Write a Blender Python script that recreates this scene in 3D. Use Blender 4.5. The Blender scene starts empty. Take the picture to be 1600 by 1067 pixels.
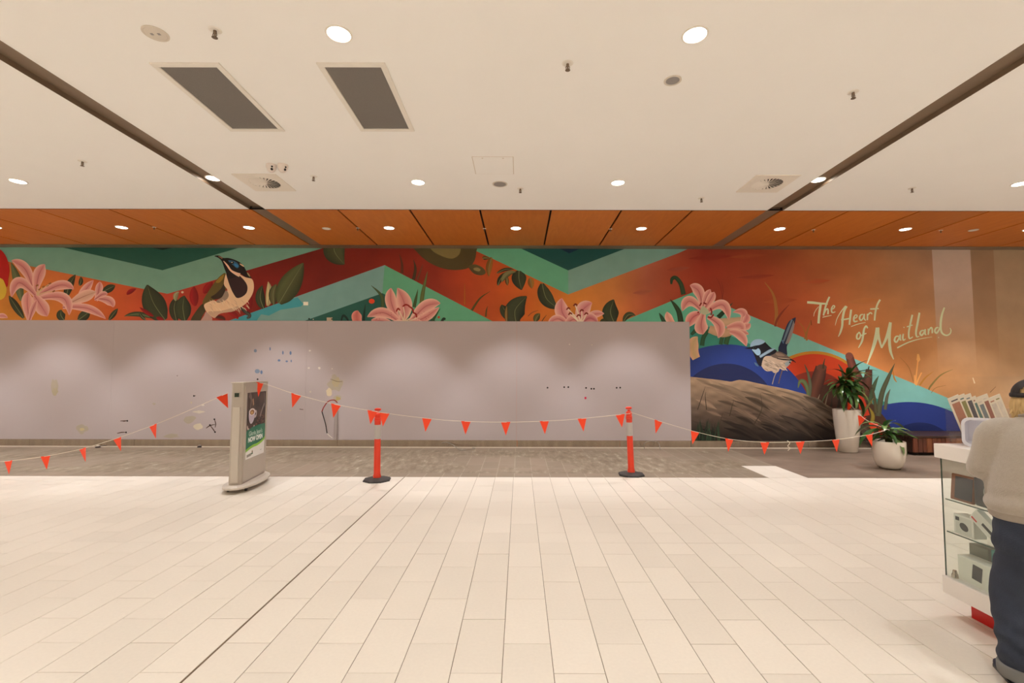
import bpy, bmesh, math, random
from mathutils import Vector, Matrix, geometry
random.seed(7)
SC = bpy.context.scene
COL = SC.collection
# ------------------------------------------------------------------ camera
FPX, CX, CY, CAMZ = 742.0, 812.0, 538.5, 1.748
PITCH, ROLL = math.radians(3.2), 0.0025
_F = Vector((0, math.cos(PITCH), math.sin(PITCH)))
_U0 = Vector((0, -math.sin(PITCH), math.cos(PITCH)))
_X = Vector((1, 0, 0))
_R = (_X*math.cos(ROLL) + _U0*math.sin(ROLL)).normalized()
_U = (_U0*math.cos(ROLL) - _X*math.sin(ROLL)).normalized()
CAMP = Vector((0, 0, CAMZ))
cd = bpy.data.cameras.new('camera')
cam = bpy.data.objects.new('camera', cd); COL.objects.link(cam)
cam.matrix_world = Matrix(((_R.x, _U.x, -_F.x, 0), (_R.y, _U.y, -_F.y, 0), (_R.z, _U.z, -_F.z, CAMZ), (0, 0, 0, 1)))
cd.sensor_width = 36.0; cd.lens = 36.0*FPX/1600.0
cd.shift_x = -(CX-800)/1600.0; cd.shift_y = (CY-533.5)/1600.0
cd.clip_start = 0.05; cd.clip_end = 100
SC.camera = cam
# ------------------------------------------------------------------ world, exposure
w = bpy.data.worlds.new('world'); SC.world = w; w.use_nodes = True
w.node_tree.nodes['Background'].inputs[0].default_value = (1.0, 0.9, 0.78, 1)
w.node_tree.nodes['Background'].inputs[1].default_value = 0.05
SC.view_settings.view_transform = 'Standard'; SC.view_settings.look = 'None'
SC.view_settings.gamma = 1.0; SC.view_settings.use_curve_mapping = False
SC.view_settings.exposure = 0.10
SC.cycles.max_bounces = 10; SC.cycles.diffuse_bounces = 7; SC.cycles.glossy_bounces = 4
SC.cycles.transparent_max_bounces = 12
SC.cycles.sample_clamp_indirect = 6.0
SC.cycles.use_denoising = True
LAMP_COL = (1.0, 0.985, 0.98)
CEIL_W, SOFFIT_W = 188.0, 335.0        # watts of each ceiling / soffit downlight
# ------------------------------------------------------------------ room sizes (metres)
WY, ZC, EDGE_Y, TILE_Y = 10.99, 4.62, 8.32, 7.96
XL, XR, YB = -17.0, 17.0, -13.0
def ray(px, py): return _F + _R*((px-CX)/FPX) - _U*((py-CY)/FPX)
def on_y(px, py, y=WY): d = ray(px, py); return CAMP + d*(y/d.y)
def on_z(px, py, z=0.0): d = ray(px, py); return CAMP + d*((z-CAMZ)/d.z)
def on_x(px, py, x): d = ray(px, py); return CAMP + d*(x/d.x)
def project(p):
    v = Vector(p)-CAMP; k = v.dot(_F)
    if k < 0.05: return None
    return (CX+FPX*v.dot(_R)/k, CY-FPX*v.dot(_U)/k)
# ------------------------------------------------------------------ helpers
def lin(c, k=1.0):
    out = []
    for x in c[:3]:
        x = max(0, min(255, x))/255.0
        out.append(min(1.0, k*(x/12.92 if x <= 0.04045 else ((x+0.055)/1.055)**2.4)))
    return tuple(out)
def mat(name, rgb, rough=0.6, metal=0.0, var=0.06, vscale=6.0, bump=0.0, bscale=60.0, spec=0.5, stretch=None, emit=0.0, sheen=0.0, coat=0.0, lin_in=False):
    m = bpy.data.materials.new(name); m.use_nodes = True
    nt = m.node_tree; N = nt.nodes; L = nt.links; b = N['Principled BSDF']
    c = rgb if lin_in else lin(rgb)
    tc = N.new('ShaderNodeTexCoord'); mp = N.new('ShaderNodeMapping'); L.new(tc.outputs['Object'], mp.inputs[0])
    if stretch: mp.inputs['Scale'].default_value = stretch
    nz = N.new('ShaderNodeTexNoise'); nz.inputs['Scale'].default_value = vscale; nz.inputs['Detail'].default_value = 4
    L.new(mp.outputs[0], nz.inputs['Vector'])
    mx = N.new('ShaderNodeMix'); mx.data_type = 'RGBA'
    mx.inputs[6].default_value = tuple(x*(1-var) for x in c)+(1,)
    mx.inputs[7].default_value = tuple(min(1, x*(1+var)) for x in c)+(1,)
    L.new(nz.outputs[0], mx.inputs[0]); L.new(mx.outputs[2], b.inputs['Base Color'])
    b.inputs['Roughness'].default_value = rough; b.inputs['Metallic'].default_value = metal
    b.inputs['Specular IOR Level'].default_value = spec
    if coat: b.inputs['Coat Weight'].default_value = coat; b.inputs['Coat Roughness'].default_value = 0.08
    if sheen: b.inputs['Sheen Weight'].default_value = sheen
    if emit:
        b.inputs['Emission Color'].default_value = c+(1,); b.inputs['Emission Strength'].default_value = emit
    if bump:
        n2 = N.new('ShaderNodeTexNoise'); n2.inputs['Scale'].default_value = bscale; n2.inputs['Detail'].default_value = 3
        L.new(mp.outputs[0], n2.inputs['Vector'])
        bp = N.new('ShaderNodeBump'); bp.inputs['Strength'].default_value = bump; bp.inputs['Distance'].default_value = 0.01
        L.new(n2.outputs[0], bp.inputs['Height']); L.new(bp.outputs[0], b.inputs['Normal'])
    return m
def obj(name, me, m=None, parent=None, loc=None, rot=None):
    if isinstance(me, bmesh.types.BMesh):
        bm = me; bmesh.ops.recalc_face_normals(bm, faces=bm.faces)
        me = bpy.data.meshes.new(name); bm.to_mesh(me); bm.free()
    o = bpy.data.objects.new(name, me); COL.objects.link(o)
    if m is not None and me is not None and not me.materials: me.materials.append(m)
    if parent: o.parent = parent
    if loc is not None: o.location = loc
    if rot is not None: o.rotation_euler = rot
    return o
def tag(o, label, cat, group=None, kind=None):
    o['label'] = label; o['category'] = cat
    if group: o['group'] = group
    if kind: o['kind'] = kind
    return o
def thing(name, label, cat, loc=(0, 0, 0), rz=0.0, group=None):
    o = obj(name, None, loc=loc, rot=(0, 0, rz)); return tag(o, label, cat, group)
def smooth(o, ang=40):
    me = o.data
    for p in me.polygons: p.use_smooth = True
    try: me.set_sharp_from_angle(angle=math.radians(ang))
    except Exception: pass
    return o
def box(bm, x0, x1, y0, y1, z0, z1):
    v = [bm.verts.new(p) for p in ((x0,y0,z0),(x1,y0,z0),(x1,y1,z0),(x0,y1,z0),(x0,y0,z1),(x1,y0,z1),(x1,y1,z1),(x0,y1,z1))]
    return [bm.faces.new([v[i] for i in f]) for f in ((3,2,1,0),(4,5,6,7),(0,1,5,4),(1,2,6,5),(2,3,7,6),(3,0,4,7))]
def bbox(x0, x1, y0, y1, z0, z1, bev=0.0, seg=1):
    bm = bmesh.new(); box(bm, x0, x1, y0, y1, z0, z1)
    if bev: bmesh.ops.bevel(bm, geom=bm.edges[:], offset=bev, segments=seg, affect='EDGES', profile=0.5)
    return bm
def lathe(prof, n=32, bm=None, c=(0, 0), close=False):
    bm = bm or bmesh.new(); rings = []
    for r, z in prof:
        if r < 1e-6: rings.append([bm.verts.new((c[0], c[1], z))])
        else: rings.append([bm.verts.new((c[0]+r*math.cos(2*math.pi*i/n), c[1]+r*math.sin(2*math.pi*i/n), z)) for i in range(n)])
    for a, b in zip(rings[:-1], rings[1:]):
        for i in range(n):
            j = (i+1) % n
            if len(a) == 1 and len(b) == 1: continue
            if len(a) == 1: bm.faces.new((a[0], b[i], b[j]))
            elif len(b) == 1: bm.faces.new((a[i], a[j], b[0]))
            else: bm.faces.new((a[i], a[j], b[j], b[i]))
    return bm
def cr(pts, n=6, closed=False):
    """Catmull-Rom through points of any dimension"""
    P = [tuple(p) for p in pts]; m = len(P)
    if m < 3 and not closed: 
        return [tuple(P[0][k]+(P[1][k]-P[0][k])*t/n for k in range(len(P[0]))) for t in range(n+1)]
    out = []
    rng = range(m) if closed else range(m-1)
    for i in rng:
        g = (lambda k: P[k % m]) if closed else (lambda k: P[max(0, min(m-1, k))])
        p0, p1, p2, p3 = g(i-1), g(i), g(i+1), g(i+2)
        for s in range(n):
            t = s/n
            out.append(tuple(0.5*(2*b+(c-a)*t+(2*a-5*b+4*c-d)*t*t+(3*b-a-3*c+d)*t**3) for a, b, c, d in zip(p0, p1, p2, p3)))
    if not closed: out.append(P[-1])
    return out
def tube(bm, pts, rad, n=8, flat=None, caps=True):
    """tube along 3-D points, rad scalar or list; flat=(fx, fy) scales the two cross axes"""
    P = [Vector(p) for p in pts]; m = len(P)
    R = rad if isinstance(rad, (list, tuple)) else [rad]*m
    fx, fy = flat or (1, 1)
    t0 = (P[1]-P[0]).normalized(); up = Vector((0, 0, 1)) if abs(t0.z) < 0.9 else Vector((0, 1, 0))
    a = t0.cross(up).normalized(); rings = []
    for i in range(m):
        t = (P[min(i+1, m-1)]-P[max(i-1, 0)]).normalized()
        a = (a-t*a.dot(t)).normalized(); b = t.cross(a)
        rings.append([bm.verts.new(P[i]+a*(R[i]*fx*math.cos(2*math.pi*k/n))+b*(R[i]*fy*math.sin(2*math.pi*k/n))) for k in range(n)])
    for r0, r1 in zip(rings[:-1], rings[1:]):
        for k in range(n): bm.faces.new((r0[k], r0[(k+1) % n], r1[(k+1) % n], r1[k]))
    if caps: bm.faces.new(rings[0][::-1]); bm.faces.new(rings[-1])
    return bm
def copy_tree(o, parent=None):
    c = o.copy(); COL.objects.link(c); c.parent = parent
    for ch in list(o.children): copy_tree(ch, c)
    return c
def text_mesh(name, s, size, m, parent, loc, rot, bold=0.0, align='CENTER', extr=0.0005):
    cu = bpy.data.curves.new(name, 'FONT'); cu.body = s; cu.size = size; cu.align_x = align; cu.offset = bold; cu.extrude = extr
    t = bpy.data.objects.new('tmp', cu); COL.objects.link(t)
    dg = bpy.context.evaluated_depsgraph_get(); me = bpy.data.meshes.new_from_object(t.evaluated_get(dg))
    bpy.data.objects.remove(t); me.name = name; me.materials.clear()
    return obj(name, me, m, parent, loc, rot)
# ------------------------------------------------------------------ flat paint on a surface
def paint_material(name='mural_paint', rough=0.55):
    m = bpy.data.materials.new(name); m.use_nodes = True; N = m.node_tree.nodes; L = m.node_tree.links; b = N['Principled BSDF']
    a = N.new('ShaderNodeAttribute'); a.attribute_name = 'paint'
    nz = N.new('ShaderNodeTexNoise'); nz.inputs['Scale'].default_value = 3.0; nz.inputs['Detail'].default_value = 5
    tc = N.new('ShaderNodeTexCoord'); L.new(tc.outputs['Object'], nz.inputs['Vector'])
    mr = N.new('ShaderNodeMapRange'); mr.inputs['To Min'].default_value = 0.88; mr.inputs['To Max'].default_value = 1.12
    L.new(nz.outputs[0], mr.inputs[0])
    mx = N.new('ShaderNodeVectorMath'); mx.operation = 'SCALE'
    L.new(a.outputs['Color'], mx.inputs[0]); L.new(mr.outputs[0], mx.inputs['Scale']); L.new(mx.outputs[0], b.inputs['Base Color'])
    b.inputs['Roughness'].default_value = rough; b.inputs['Specular IOR Level'].default_value = 0.3
    return m
KM = 1.0
class Paint:
    """flat painted shapes: coordinates (u, v) go through fn(u, v, lift) to a point"""
    def __init__(s, fn, k=None): s.fn = fn; s.V = []; s.Fc = []; s.C = []; s.k = KM if k is None else k; s.lift = 0.0
    def v(s, u, v_, c): s.V.append(tuple(s.fn(u, v_, s.lift))); s.C.append(lin(c, s.k)+(1.0,)); return len(s.V)-1
    def up(s, d=0.000022): s.lift += d
    def poly(s, pts, c, sm=0, hole=None):
        s.up()
        if sm: pts = cr(pts, sm, True)
        idx = [s.v(p[0], p[1], c(p[0], p[1]) if callable(c) else c) for p in pts]
        for t in geometry.tessellate_polygon([[Vector((p[0], p[1], 0)) for p in pts]]): s.Fc.append(tuple(idx[k] for k in t))
    def disc(s, x, y, rx, ry, c, n=20):
        s.poly([(x+rx*math.cos(2*math.pi*i/n), y+ry*math.sin(2*math.pi*i/n)) for i in range(n)], c)
    def ribbon(s, pts, wd, cc, ce=None, n=6, lit=None):
        """stroke with half widths wd at the control points; centre colour cc, edge colour ce"""
        s.up(); ce = ce or cc
        ws = wd if isinstance(wd, (list, tuple)) else [wd]*len(pts)
        Q = cr([(p[0], p[1], q) for p, q in zip(pts, ws)], n); m = len(Q); rows = []
        for i, (x, y, q) in enumerate(Q):
            a, b = Q[max(0, i-1)], Q[min(m-1, i+1)]; dx, dy = b[0]-a[0], b[1]-a[1]; l = math.hypot(dx, dy) or 1
            nx, ny = -dy/l, dx/l; q = max(q, 0.02); row = []
            for f, k in ((-1, 1.0), (-0.55, 0.45), (0, 0.0), (0.55, 0.45), (1, 1.0)):
                col = tuple(cc[j]+(ce[j]-cc[j])*k for j in range(3))
                if lit and f < 0: col = tuple(min(255, x_*lit) for x_ in col)
                row.append(s.v(x+nx*q*f, y+ny*q*f, col))
            rows.append(row)
        for r0, r1 in zip(rows[:-1], rows[1:]):
            for k in range(4): s.Fc.append((r0[k], r0[k+1], r1[k+1], r1[k]))
    def petal(s, p0, p1, p2, W, cc, ce, peak=0.5, n=5, lit=None, base=0.25):
        ts = [0, .15, .3, .45, .6, .75, .88, 1.0]; pts = []; ws = []
        for t in ts:
            pts.append(tuple((1-t)**2*p0[k]+2*t*(1-t)*p1[k]+t*t*p2[k] for k in (0, 1)))
            u = t**(math.log(0.5)/math.log(peak)); ws.append(W*(base*(1-t)+(1-base*(1-t))*math.sin(math.pi*u)**0.8 if t < 1 else 0.06))
        s.ribbon(pts, ws, cc, ce, n, lit)
    def field(s, x0, x1, top, bot, nx, ny, c):
        s.up(); g = []
        for i in range(nx+1):
            x = x0+(x1-x0)*i/nx; a = top(x) if callable(top) else top; b = bot(x) if callable(bot) else bot
            g.append([s.v(x, a+(b-a)*j/ny, c(x, a+(b-a)*j/ny)) for j in range(ny+1)])
        for i in range(nx):
            for j in range(ny): s.Fc.append((g[i][j], g[i+1][j], g[i+1][j+1], g[i][j+1]))
    def build(s, name, m, parent=None):
        me = bpy.data.meshes.new(name); me.from_pydata(s.V, [], s.Fc); me.update()
        at = me.color_attributes.new('paint', 'FLOAT_COLOR', 'POINT')
        at.data.foreach_set('color', [x for c in s.C for x in c])
        return obj(name, me, m, parent)
# ================================================================== the setting
M_white = mat('ceiling_white', (247, 245, 241), 0.9, var=0.015, vscale=1.5, spec=0.2)
M_plaster = mat('hall_plaster', (240, 236, 228), 0.9, var=0.03, spec=0.2)
M_bronze = mat('bronze_slot', (128, 108, 88), 0.38, var=0.06, vscale=2, spec=0.6)
M_dark = mat('dark_gap', (34, 24, 18), 0.9)
M_steel = mat('brushed_steel', (192, 180, 166), 0.17, metal=0.95, var=0.3, vscale=3, stretch=(2.5, 1, 0.1))
M_wall = mat('wall_paint', (150, 138, 124), 0.8, var=0.03)

# floor slab: brown screed with worn traces of lifted tiles
def floor_mat():
    m = bpy.data.materials.new('worn_screed'); m.use_nodes = True; N = m.node_tree.nodes; L = m.node_tree.links; b = N['Principled BSDF']
    tc = N.new('ShaderNodeTexCoord'); sx = N.new('ShaderNodeSeparateXYZ'); L.new(tc.outputs['Object'], sx.inputs[0])
    def noise(sc, det=5, stretch=(1, 1, 1), rough=0.6):
        mp = N.new('ShaderNodeMapping'); mp.inputs['Scale'].default_value = stretch; L.new(tc.outputs['Object'], mp.inputs[0])
        n = N.new('ShaderNodeTexNoise'); n.inputs['Scale'].default_value = sc; n.inputs['Detail'].default_value = det; n.inputs['Roughness'].default_value = rough
        L.new(mp.outputs[0], n.inputs['Vector']); return n.outputs[0]
    def ramp(src, stops):
        r = N.new('ShaderNodeValToRGB'); L.new(src, r.inputs[0]); e = r.color_ramp.elements
        e[0].position, e[0].color = stops[0][0], stops[0][1]+(1,); e[1].position, e[1].color = stops[-1][0], stops[-1][1]+(1,)
        for p, c in stops[1:-1]: x = e.new(p); x.color = c+(1,)
        return r.outputs[0]
    def mixc(f, a, c, t='MIX'):
        x = N.new('ShaderNodeMix'); x.data_type = 'RGBA'; x.blend_type = t
        for i, s in ((0, f), (6, a), (7, c)):
            if isinstance(s, bpy.types.NodeSocket): L.new(s, x.inputs[i])
            elif isinstance(s, (int, float)): x.inputs[i].default_value = s
            else: x.inputs[i].default_value = tuple(s)+(1,)
        return x.outputs[2]
    def math_(op, a, c=None):
        x = N.new('ShaderNodeMath'); x.operation = op
        for i, s in ((0, a), (1, c)):
            if s is None: continue
            if isinstance(s, bpy.types.NodeSocket): L.new(s, x.inputs[i])
            else: x.inputs[i].default_value = s
        return x.outputs[0]
    # brown lifted-tile ground, with the faint bond of the old tiles
    br = N.new('ShaderNodeTexBrick'); mp = N.new('ShaderNodeMapping'); mp.inputs['Rotation'].default_value = (0, 0, math.pi/2)
    mp.inputs['Location'].default_value = (0.02, 0.085, 0)
    L.new(tc.outputs['Object'], mp.inputs[0]); L.new(mp.outputs[0], br.inputs['Vector'])
    br.inputs['Scale'].default_value = 1.0; br.inputs['Mortar Size'].default_value = 0.006; br.inputs['Brick Width'].default_value = 0.6; br.inputs['Row Height'].default_value = 0.3
    br.inputs['Color1'].default_value = lin((166, 146, 126))+(1,); br.inputs['Color2'].default_value = lin((155, 138, 118))+(1,); br.inputs['Mortar'].default_value = lin((186, 172, 152))+(1,)
    ground = br.outputs['Color']
    # adhesive: dull olive brown ground with pale comb ridges, in patches
    glue = ramp(noise(5, 7, (1.5, 0.5, 1), 0.72), [(0.35, lin((130, 112, 92))), (0.5, lin((154, 137, 115))), (0.6, lin((174, 159, 136))), (0.68, lin((210, 198, 180)))])
    mask = ramp(noise(0.55, 3, (0.8, 1.1, 1)), [(0.42, (0, 0, 0)), (0.5, (1, 1, 1))])
    inx = math_('MULTIPLY', math_('GREATER_THAN', sx.outputs['Y'], 8.28), math_('LESS_THAN', sx.outputs['X'], 4.3))
    iny = math_('LESS_THAN', sx.outputs['Y'], 10.6)
    c = mixc(math_('MULTIPLY', math_('MULTIPLY', inx, iny), mask), ground, glue)
    # a smoother grey-brown vinyl to the right
    right = ramp(noise(1.2, 6, (1, 1.6, 1)), [(0.35, lin((128, 108, 92))), (0.6, lin((150, 128, 110))), (0.75, lin((172, 154, 136)))])
    c = mixc(math_('GREATER_THAN', sx.outputs['X'], 4.77), c, right)
    # under the tiles only grout shows
    c = mixc(math_('LESS_THAN', sx.outputs['Y'], TILE_Y-0.001), c, lin((128, 106, 84)))
    c = mixc(1.0, c, (0.74, 0.75, 0.76), 'MULTIPLY')
    L.new(c, b.inputs['Base Color']); b.inputs['Roughness'].default_value = 0.55
    bp = N.new('ShaderNodeBump'); bp.inputs['Strength'].default_value = 0.4; bp.inputs['Distance'].default_value = 0.006
    L.new(noise(9, 6), bp.inputs['Height']); L.new(bp.outputs[0], b.inputs['Normal'])
    return m
floor = obj('floor', bbox(XL, XR, YB, WY+0.2, -0.2, -0.004), floor_mat())
tag(floor, 'floor of cream tiles with a worn brown strip along the wall', 'floor', kind='structure')

def tile_mat():
    m = bpy.data.materials.new('cream_tile'); m.use_nodes = True; N = m.node_tree.nodes; L = m.node_tree.links; b = N['Principled BSDF']
    oi = N.new('ShaderNodeObjectInfo'); ge = N.new('ShaderNodeNewGeometry')
    ad = N.new('ShaderNodeMath'); ad.operation = 'ADD'; L.new(oi.outputs['Random'], ad.inputs[0]); L.new(ge.outputs['Random Per Island'], ad.inputs[1])
    fr = N.new('ShaderNodeMath'); fr.operation = 'FRACT'; L.new(ad.outputs[0], fr.inputs[0])
    r = N.new('ShaderNodeValToRGB'); L.new(fr.outputs[0], r.inputs[0])
    r.color_ramp.elements[0].color = lin((224, 216, 204))+(1,); r.color_ramp.elements[1].color = lin((231, 223, 211))+(1,)
    nz = N.new('ShaderNodeTexNoise'); nz.inputs['Scale'].default_value = 45; nz.inputs['Detail'].default_value = 6
    pos = ge.outputs['Position']; L.new(pos, nz.inputs['Vector'])
    n2 = N.new('ShaderNodeTexNoise'); n2.inputs['Scale'].default_value = 0.7; n2.inputs['Detail'].default_value = 3; L.new(pos, n2.inputs['Vector'])
    mr = N.new('ShaderNodeMapRange'); mr.inputs['To Min'].default_value = 0.95; mr.inputs['To Max'].default_value = 1.05; L.new(nz.outputs[0], mr.inputs[0])
    m2 = N.new('ShaderNodeMapRange'); m2.inputs['To Min'].default_value = 0.93; m2.inputs['To Max'].default_value = 1.06; L.new(n2.outputs[0], m2.inputs[0])
    mu = N.new('ShaderNodeMath'); mu.operation = 'MULTIPLY'; L.new(mr.outputs[0], mu.inputs[0]); L.new(m2.outputs[0], mu.inputs[1])
    sc = N.new('ShaderNodeVectorMath'); sc.operation = 'SCALE'; L.new(r.outputs[0], sc.inputs[0]); L.new(mu.outputs[0], sc.inputs['Scale'])
    L.new(sc.outputs[0], b.inputs['Base Color']); b.inputs['Roughness'].default_value = 0.42; b.inputs['Specular IOR Level'].default_value = 0.35
    return m
M_tile = tile_mat()
# tiles 0.3 x 0.6 in half bond, an expansion joint across at Y=J0
def tile_geo(bm, x0, x1, y0, y1, ch=0.0015):
    z0, z1 = -0.012, 0.0
    lo = [bm.verts.new((x, y, z0)) for x, y in ((x0, y0), (x1, y0), (x1, y1), (x0, y1))]
    mi = [bm.verts.new((x, y, z1-ch)) for x, y in ((x0, y0), (x1, y0), (x1, y1), (x0, y1))]
    hi = [bm.verts.new((x, y, z1)) for x, y in ((x0+ch, y0+ch), (x1-ch, y0+ch), (x1-ch, y1-ch), (x0+ch, y1-ch))]
    for a, b in ((lo, mi), (mi, hi)):
        for k in range(4): bm.faces.new((a[k], a[(k+1) % 4], b[(k+1) % 4], b[k]))
    bm.faces.new(hi)
J0 = on_z(797, 847.8).y
XB = on_z(784.4, 1052).x            # a column boundary; the columns left of it are 'A'
HG = 0.0019                         # half of the joint
tiles = []
for ci in range(-60, 60):
    x0 = XB+ci*0.3; x1 = x0+0.3
    if x0 < XL-0.2 or x1 > XR+0.2: continue
    g0 = HG+(0.006 if ci == -6 else 0); g1 = HG+(0.006 if ci == -7 else 0)
    A = (ci % 2 != 0)
    ys = []
    k = -62
    while k < 14:
        par = (k % 2 == 0) if not A else (k % 2 != 0)
        if par: ys.append(J0+k*0.3)
        k += 1
    ys = sorted(set([round(y, 5) for y in ys if YB < y < TILE_Y]+[round(J0, 5), YB, TILE_Y]))
    for a, b in zip(ys[:-1], ys[1:]):
        if b-a < 0.03: continue
        tiles.append((x0+g0, x1-g1, a+HG, b-HG))
for ci in (14, 15):                 # the short strip of cream tiles that runs into the brown floor
    tiles.append((4.13+(ci-14)*0.32+HG, 4.45+(ci-14)*0.32-HG, TILE_Y+HG, 8.35-HG)); tiles.append((4.13+(ci-14)*0.32+HG, 4.45+(ci-14)*0.32-HG, 8.35+HG, 8.95))
def in_view(t):
    n = 0
    for x in (t[0], (t[0]+t[1])/2, t[1]):
        for y in (t[2], (t[2]+t[3])/2, t[3]):
            q = project((x, y, 0))
            if q and 0 < q[0] < 1600 and 0 < q[1] < 1067: n += 1
    return n
def area_px(t):
    q = [project((x, y, 0)) for x, y in ((t[0], t[2]), (t[1], t[2]), (t[1], t[3]), (t[0], t[3]))]
    if None in q: return 0
    return abs(sum(q[i][0]*q[(i+1) % 4][1]-q[(i+1) % 4][0]*q[i][1] for i in range(4)))/2*in_view(t)/9
seen = sorted([t for t in tiles if in_view(t) >= 2], key=area_px, reverse=True)[:300]
seen_set = set(seen); cache = {}
for t in seen:
    key = (round(t[1]-t[0], 4), round(t[3]-t[2], 4))
    if key not in cache:
        bm = bmesh.new(); tile_geo(bm, 0, key[0], 0, key[1]); o = obj('tile', bm, M_tile, floor); cache[key] = o.data
    else: o = obj('tile', cache[key], None, floor)
    o.location = (t[0], t[2], random.uniform(-0.0006, 0.0006))
bm = bmesh.new()
for t in tiles:
    if t not in seen_set: tile_geo(bm, *t)
o = obj('tiles', bm, M_tile, floor); o['kind'] = 'stuff'

# walls of the hall
wall_back = obj('wall_back', bbox(XL, XR, WY, WY+0.2, -0.2, 5.2), M_wall); tag(wall_back, 'long back wall carrying the painted mural', 'wall', kind='structure')
for nm, b, lb in (('wall_left', (XL-0.2, XL, YB, WY, -0.2, 5.2), 'plain pale wall closing the hall on the left'), ('wall_right', (XR, XR+0.2, YB, WY, -0.2, 5.2), 'plain pale wall closing the hall on the right'), ('wall_front', (XL, XR, YB-0.2, YB, -0.2, 5.2), 'plain pale wall behind the viewer')):
    tag(obj(nm, bbox(*b), M_plaster), lb, 'wall', kind='structure')
# white ceiling in three bays with two recessed bronze slots
SL = (-4.82, -4.54); SR = (4.40, 4.68); RD = 0.055
bm = bmesh.new()
for a, b in ((XL, SL[0]), (SL[1], SR[0]), (SR[1], XR)): box(bm, a, b, YB, EDGE_Y, ZC, ZC+0.16)
box(bm, XL, XR, YB, WY+0.2, ZC+0.16, ZC+0.3)
ceiling = obj('ceiling', bm, M_white); tag(ceiling, 'white plaster ceiling with two bronze slots and a timber border', 'ceiling', kind='structure')
for s in (SL, SR):
    bm = bmesh.new(); box(bm, s[0], s[1], YB, EDGE_Y, ZC+RD, ZC+RD+0.02)
    box(bm, s[0], s[0]+0.004, YB, EDGE_Y, ZC-0.003, ZC+RD); box(bm, s[1]-0.004, s[1], YB, EDGE_Y, ZC-0.003, ZC+RD)
    obj('slot_lining', bm, M_bronze, ceiling)
    out = s[0] if s[0] < 0 else s[1]
    bm = bmesh.new(); a, b = (s[0]+0.04, s[1]) if s[0] < 0 else (s[0], s[1]-0.04)
    box(bm, a, b, EDGE_Y+0.002, WY-0.3, ZC, ZC+0.05); obj('slot_cover', bm, M_bronze, ceiling)
# timber border
def wood_mat(name, c1, c2, c3, stretch=(2.2, 16, 16), rough=0.45, sc=1.6):
    m = bpy.data.materials.new(name); m.use_nodes = True; N = m.node_tree.nodes; L = m.node_tree.links; b = N['Principled BSDF']
    ge = N.new('ShaderNodeNewGeometry'); mp = N.new('ShaderNodeMapping'); mp.inputs['Scale'].default_value = stretch; L.new(ge.outputs['Position'], mp.inputs[0])
    n = N.new('ShaderNodeTexNoise'); n.inputs['Scale'].default_value = sc; n.inputs['Detail'].default_value = 6; n.inputs['Distortion'].default_value = 0.6; L.new(mp.outputs[0], n.inputs['Vector'])
    r = N.new('ShaderNodeValToRGB'); L.new(n.outputs[0], r.inputs[0]); e = r.color_ramp.elements
    e[0].position = 0.3; e[0].color = lin(c1)+(1,); e[1].position = 0.72; e[1].color = lin(c3)+(1,); x = e.new(0.5); x.color = lin(c2)+(1,)
    oi = N.new('ShaderNodeObjectInfo'); mr = N.new('ShaderNodeMapRange'); mr.inputs['To Min'].default_value = 0.88; mr.inputs['To Max'].default_value = 1.1; L.new(oi.outputs['Random'], mr.inputs[0])
    sc_ = N.new('ShaderNodeVectorMath'); sc_.operation = 'SCALE'; L.new(r.outputs[0], sc_.inputs[0]); L.new(mr.outputs[0], sc_.inputs['Scale'])
    L.new(sc_.outputs[0], b.inputs['Base Color']); b.inputs['Roughness'].default_value = rough; return m
M_ply = wood_mat('orange_plywood', (191, 107, 36), (196, 112, 39), (201, 119, 44), stretch=(6, 1.0, 6), rough=0.5, sc=2.2)
obj('backing_board', bbox(XL, XR, EDGE_Y, WY, ZC+0.055, ZC+0.12), M_dark, ceiling)
def jx(px, ref=323.0): return on_z(px, ref, ZC).x
joints = [jx(p) for p in (45.5, 160, 274)]; d = 1.27
lf = joints[0]
edges_l = []
while lf > XL+1: edges_l.append(lf); lf -= d
edges_l.append(XL)
segs = sorted(edges_l+joints[1:]+[SL[0]+0.02]); P_ = [(a, b) for a, b in zip(segs[:-1], segs[1:])]
mid = [SL[1]-0.02]+[jx(p) for p in (521.7, 636.5, 748.5, 862, 975, 1089)]+[SR[0]+0.02]; P_ += list(zip(mid[:-1], mid[1:]))
rt = [SR[1]-0.02]+[jx(p) for p in (1340, 1455, 1568)]
while rt[-1]+d < XR: rt.append(rt[-1]+d)
rt.append(XR); P_ += list(zip(rt[:-1], rt[1:]))
for a, b in P_:
    obj('timber_panel', bbox(a+0.018, b-0.018, EDGE_Y+0.035, WY-0.28, ZC, ZC+0.025, 0.002), M_ply, ceiling)
obj('edge_strip', bbox(XL, XR, WY-0.265, WY-0.002, ZC-0.004, ZC+0.03), M_bronze, ceiling)
obj('shadow_bead', bbox(XL, XR, EDGE_Y-0.006, EDGE_Y, ZC-0.004, ZC+0.03), M_dark, ceiling)
# steel skirting in lengths
base = obj('baseboard_back', bbox(XL, XR, WY-0.034, WY, -0.004, 0.022), mat('skirting_sill', (222, 212, 198), 0.6)); tag(base, 'brushed steel skirting along the foot of the back wall', 'skirting', kind='structure')
BT = on_y(700, 687.5).z
xs = [XL, -11.2, -8.8, -6.4, on_y(528, 690).x, on_y(808, 690).x, 2.3, on_y(1079, 690).x, 6.6, 9.0, 11.4, XR]
for a, b in zip(xs[:-1], xs[1:]):
    obj('skirting_plate', bbox(a+0.003, b-0.003, WY-0.028-random.uniform(0, 0.003), WY, 0.022, BT, 0.001), M_steel, base)
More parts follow.
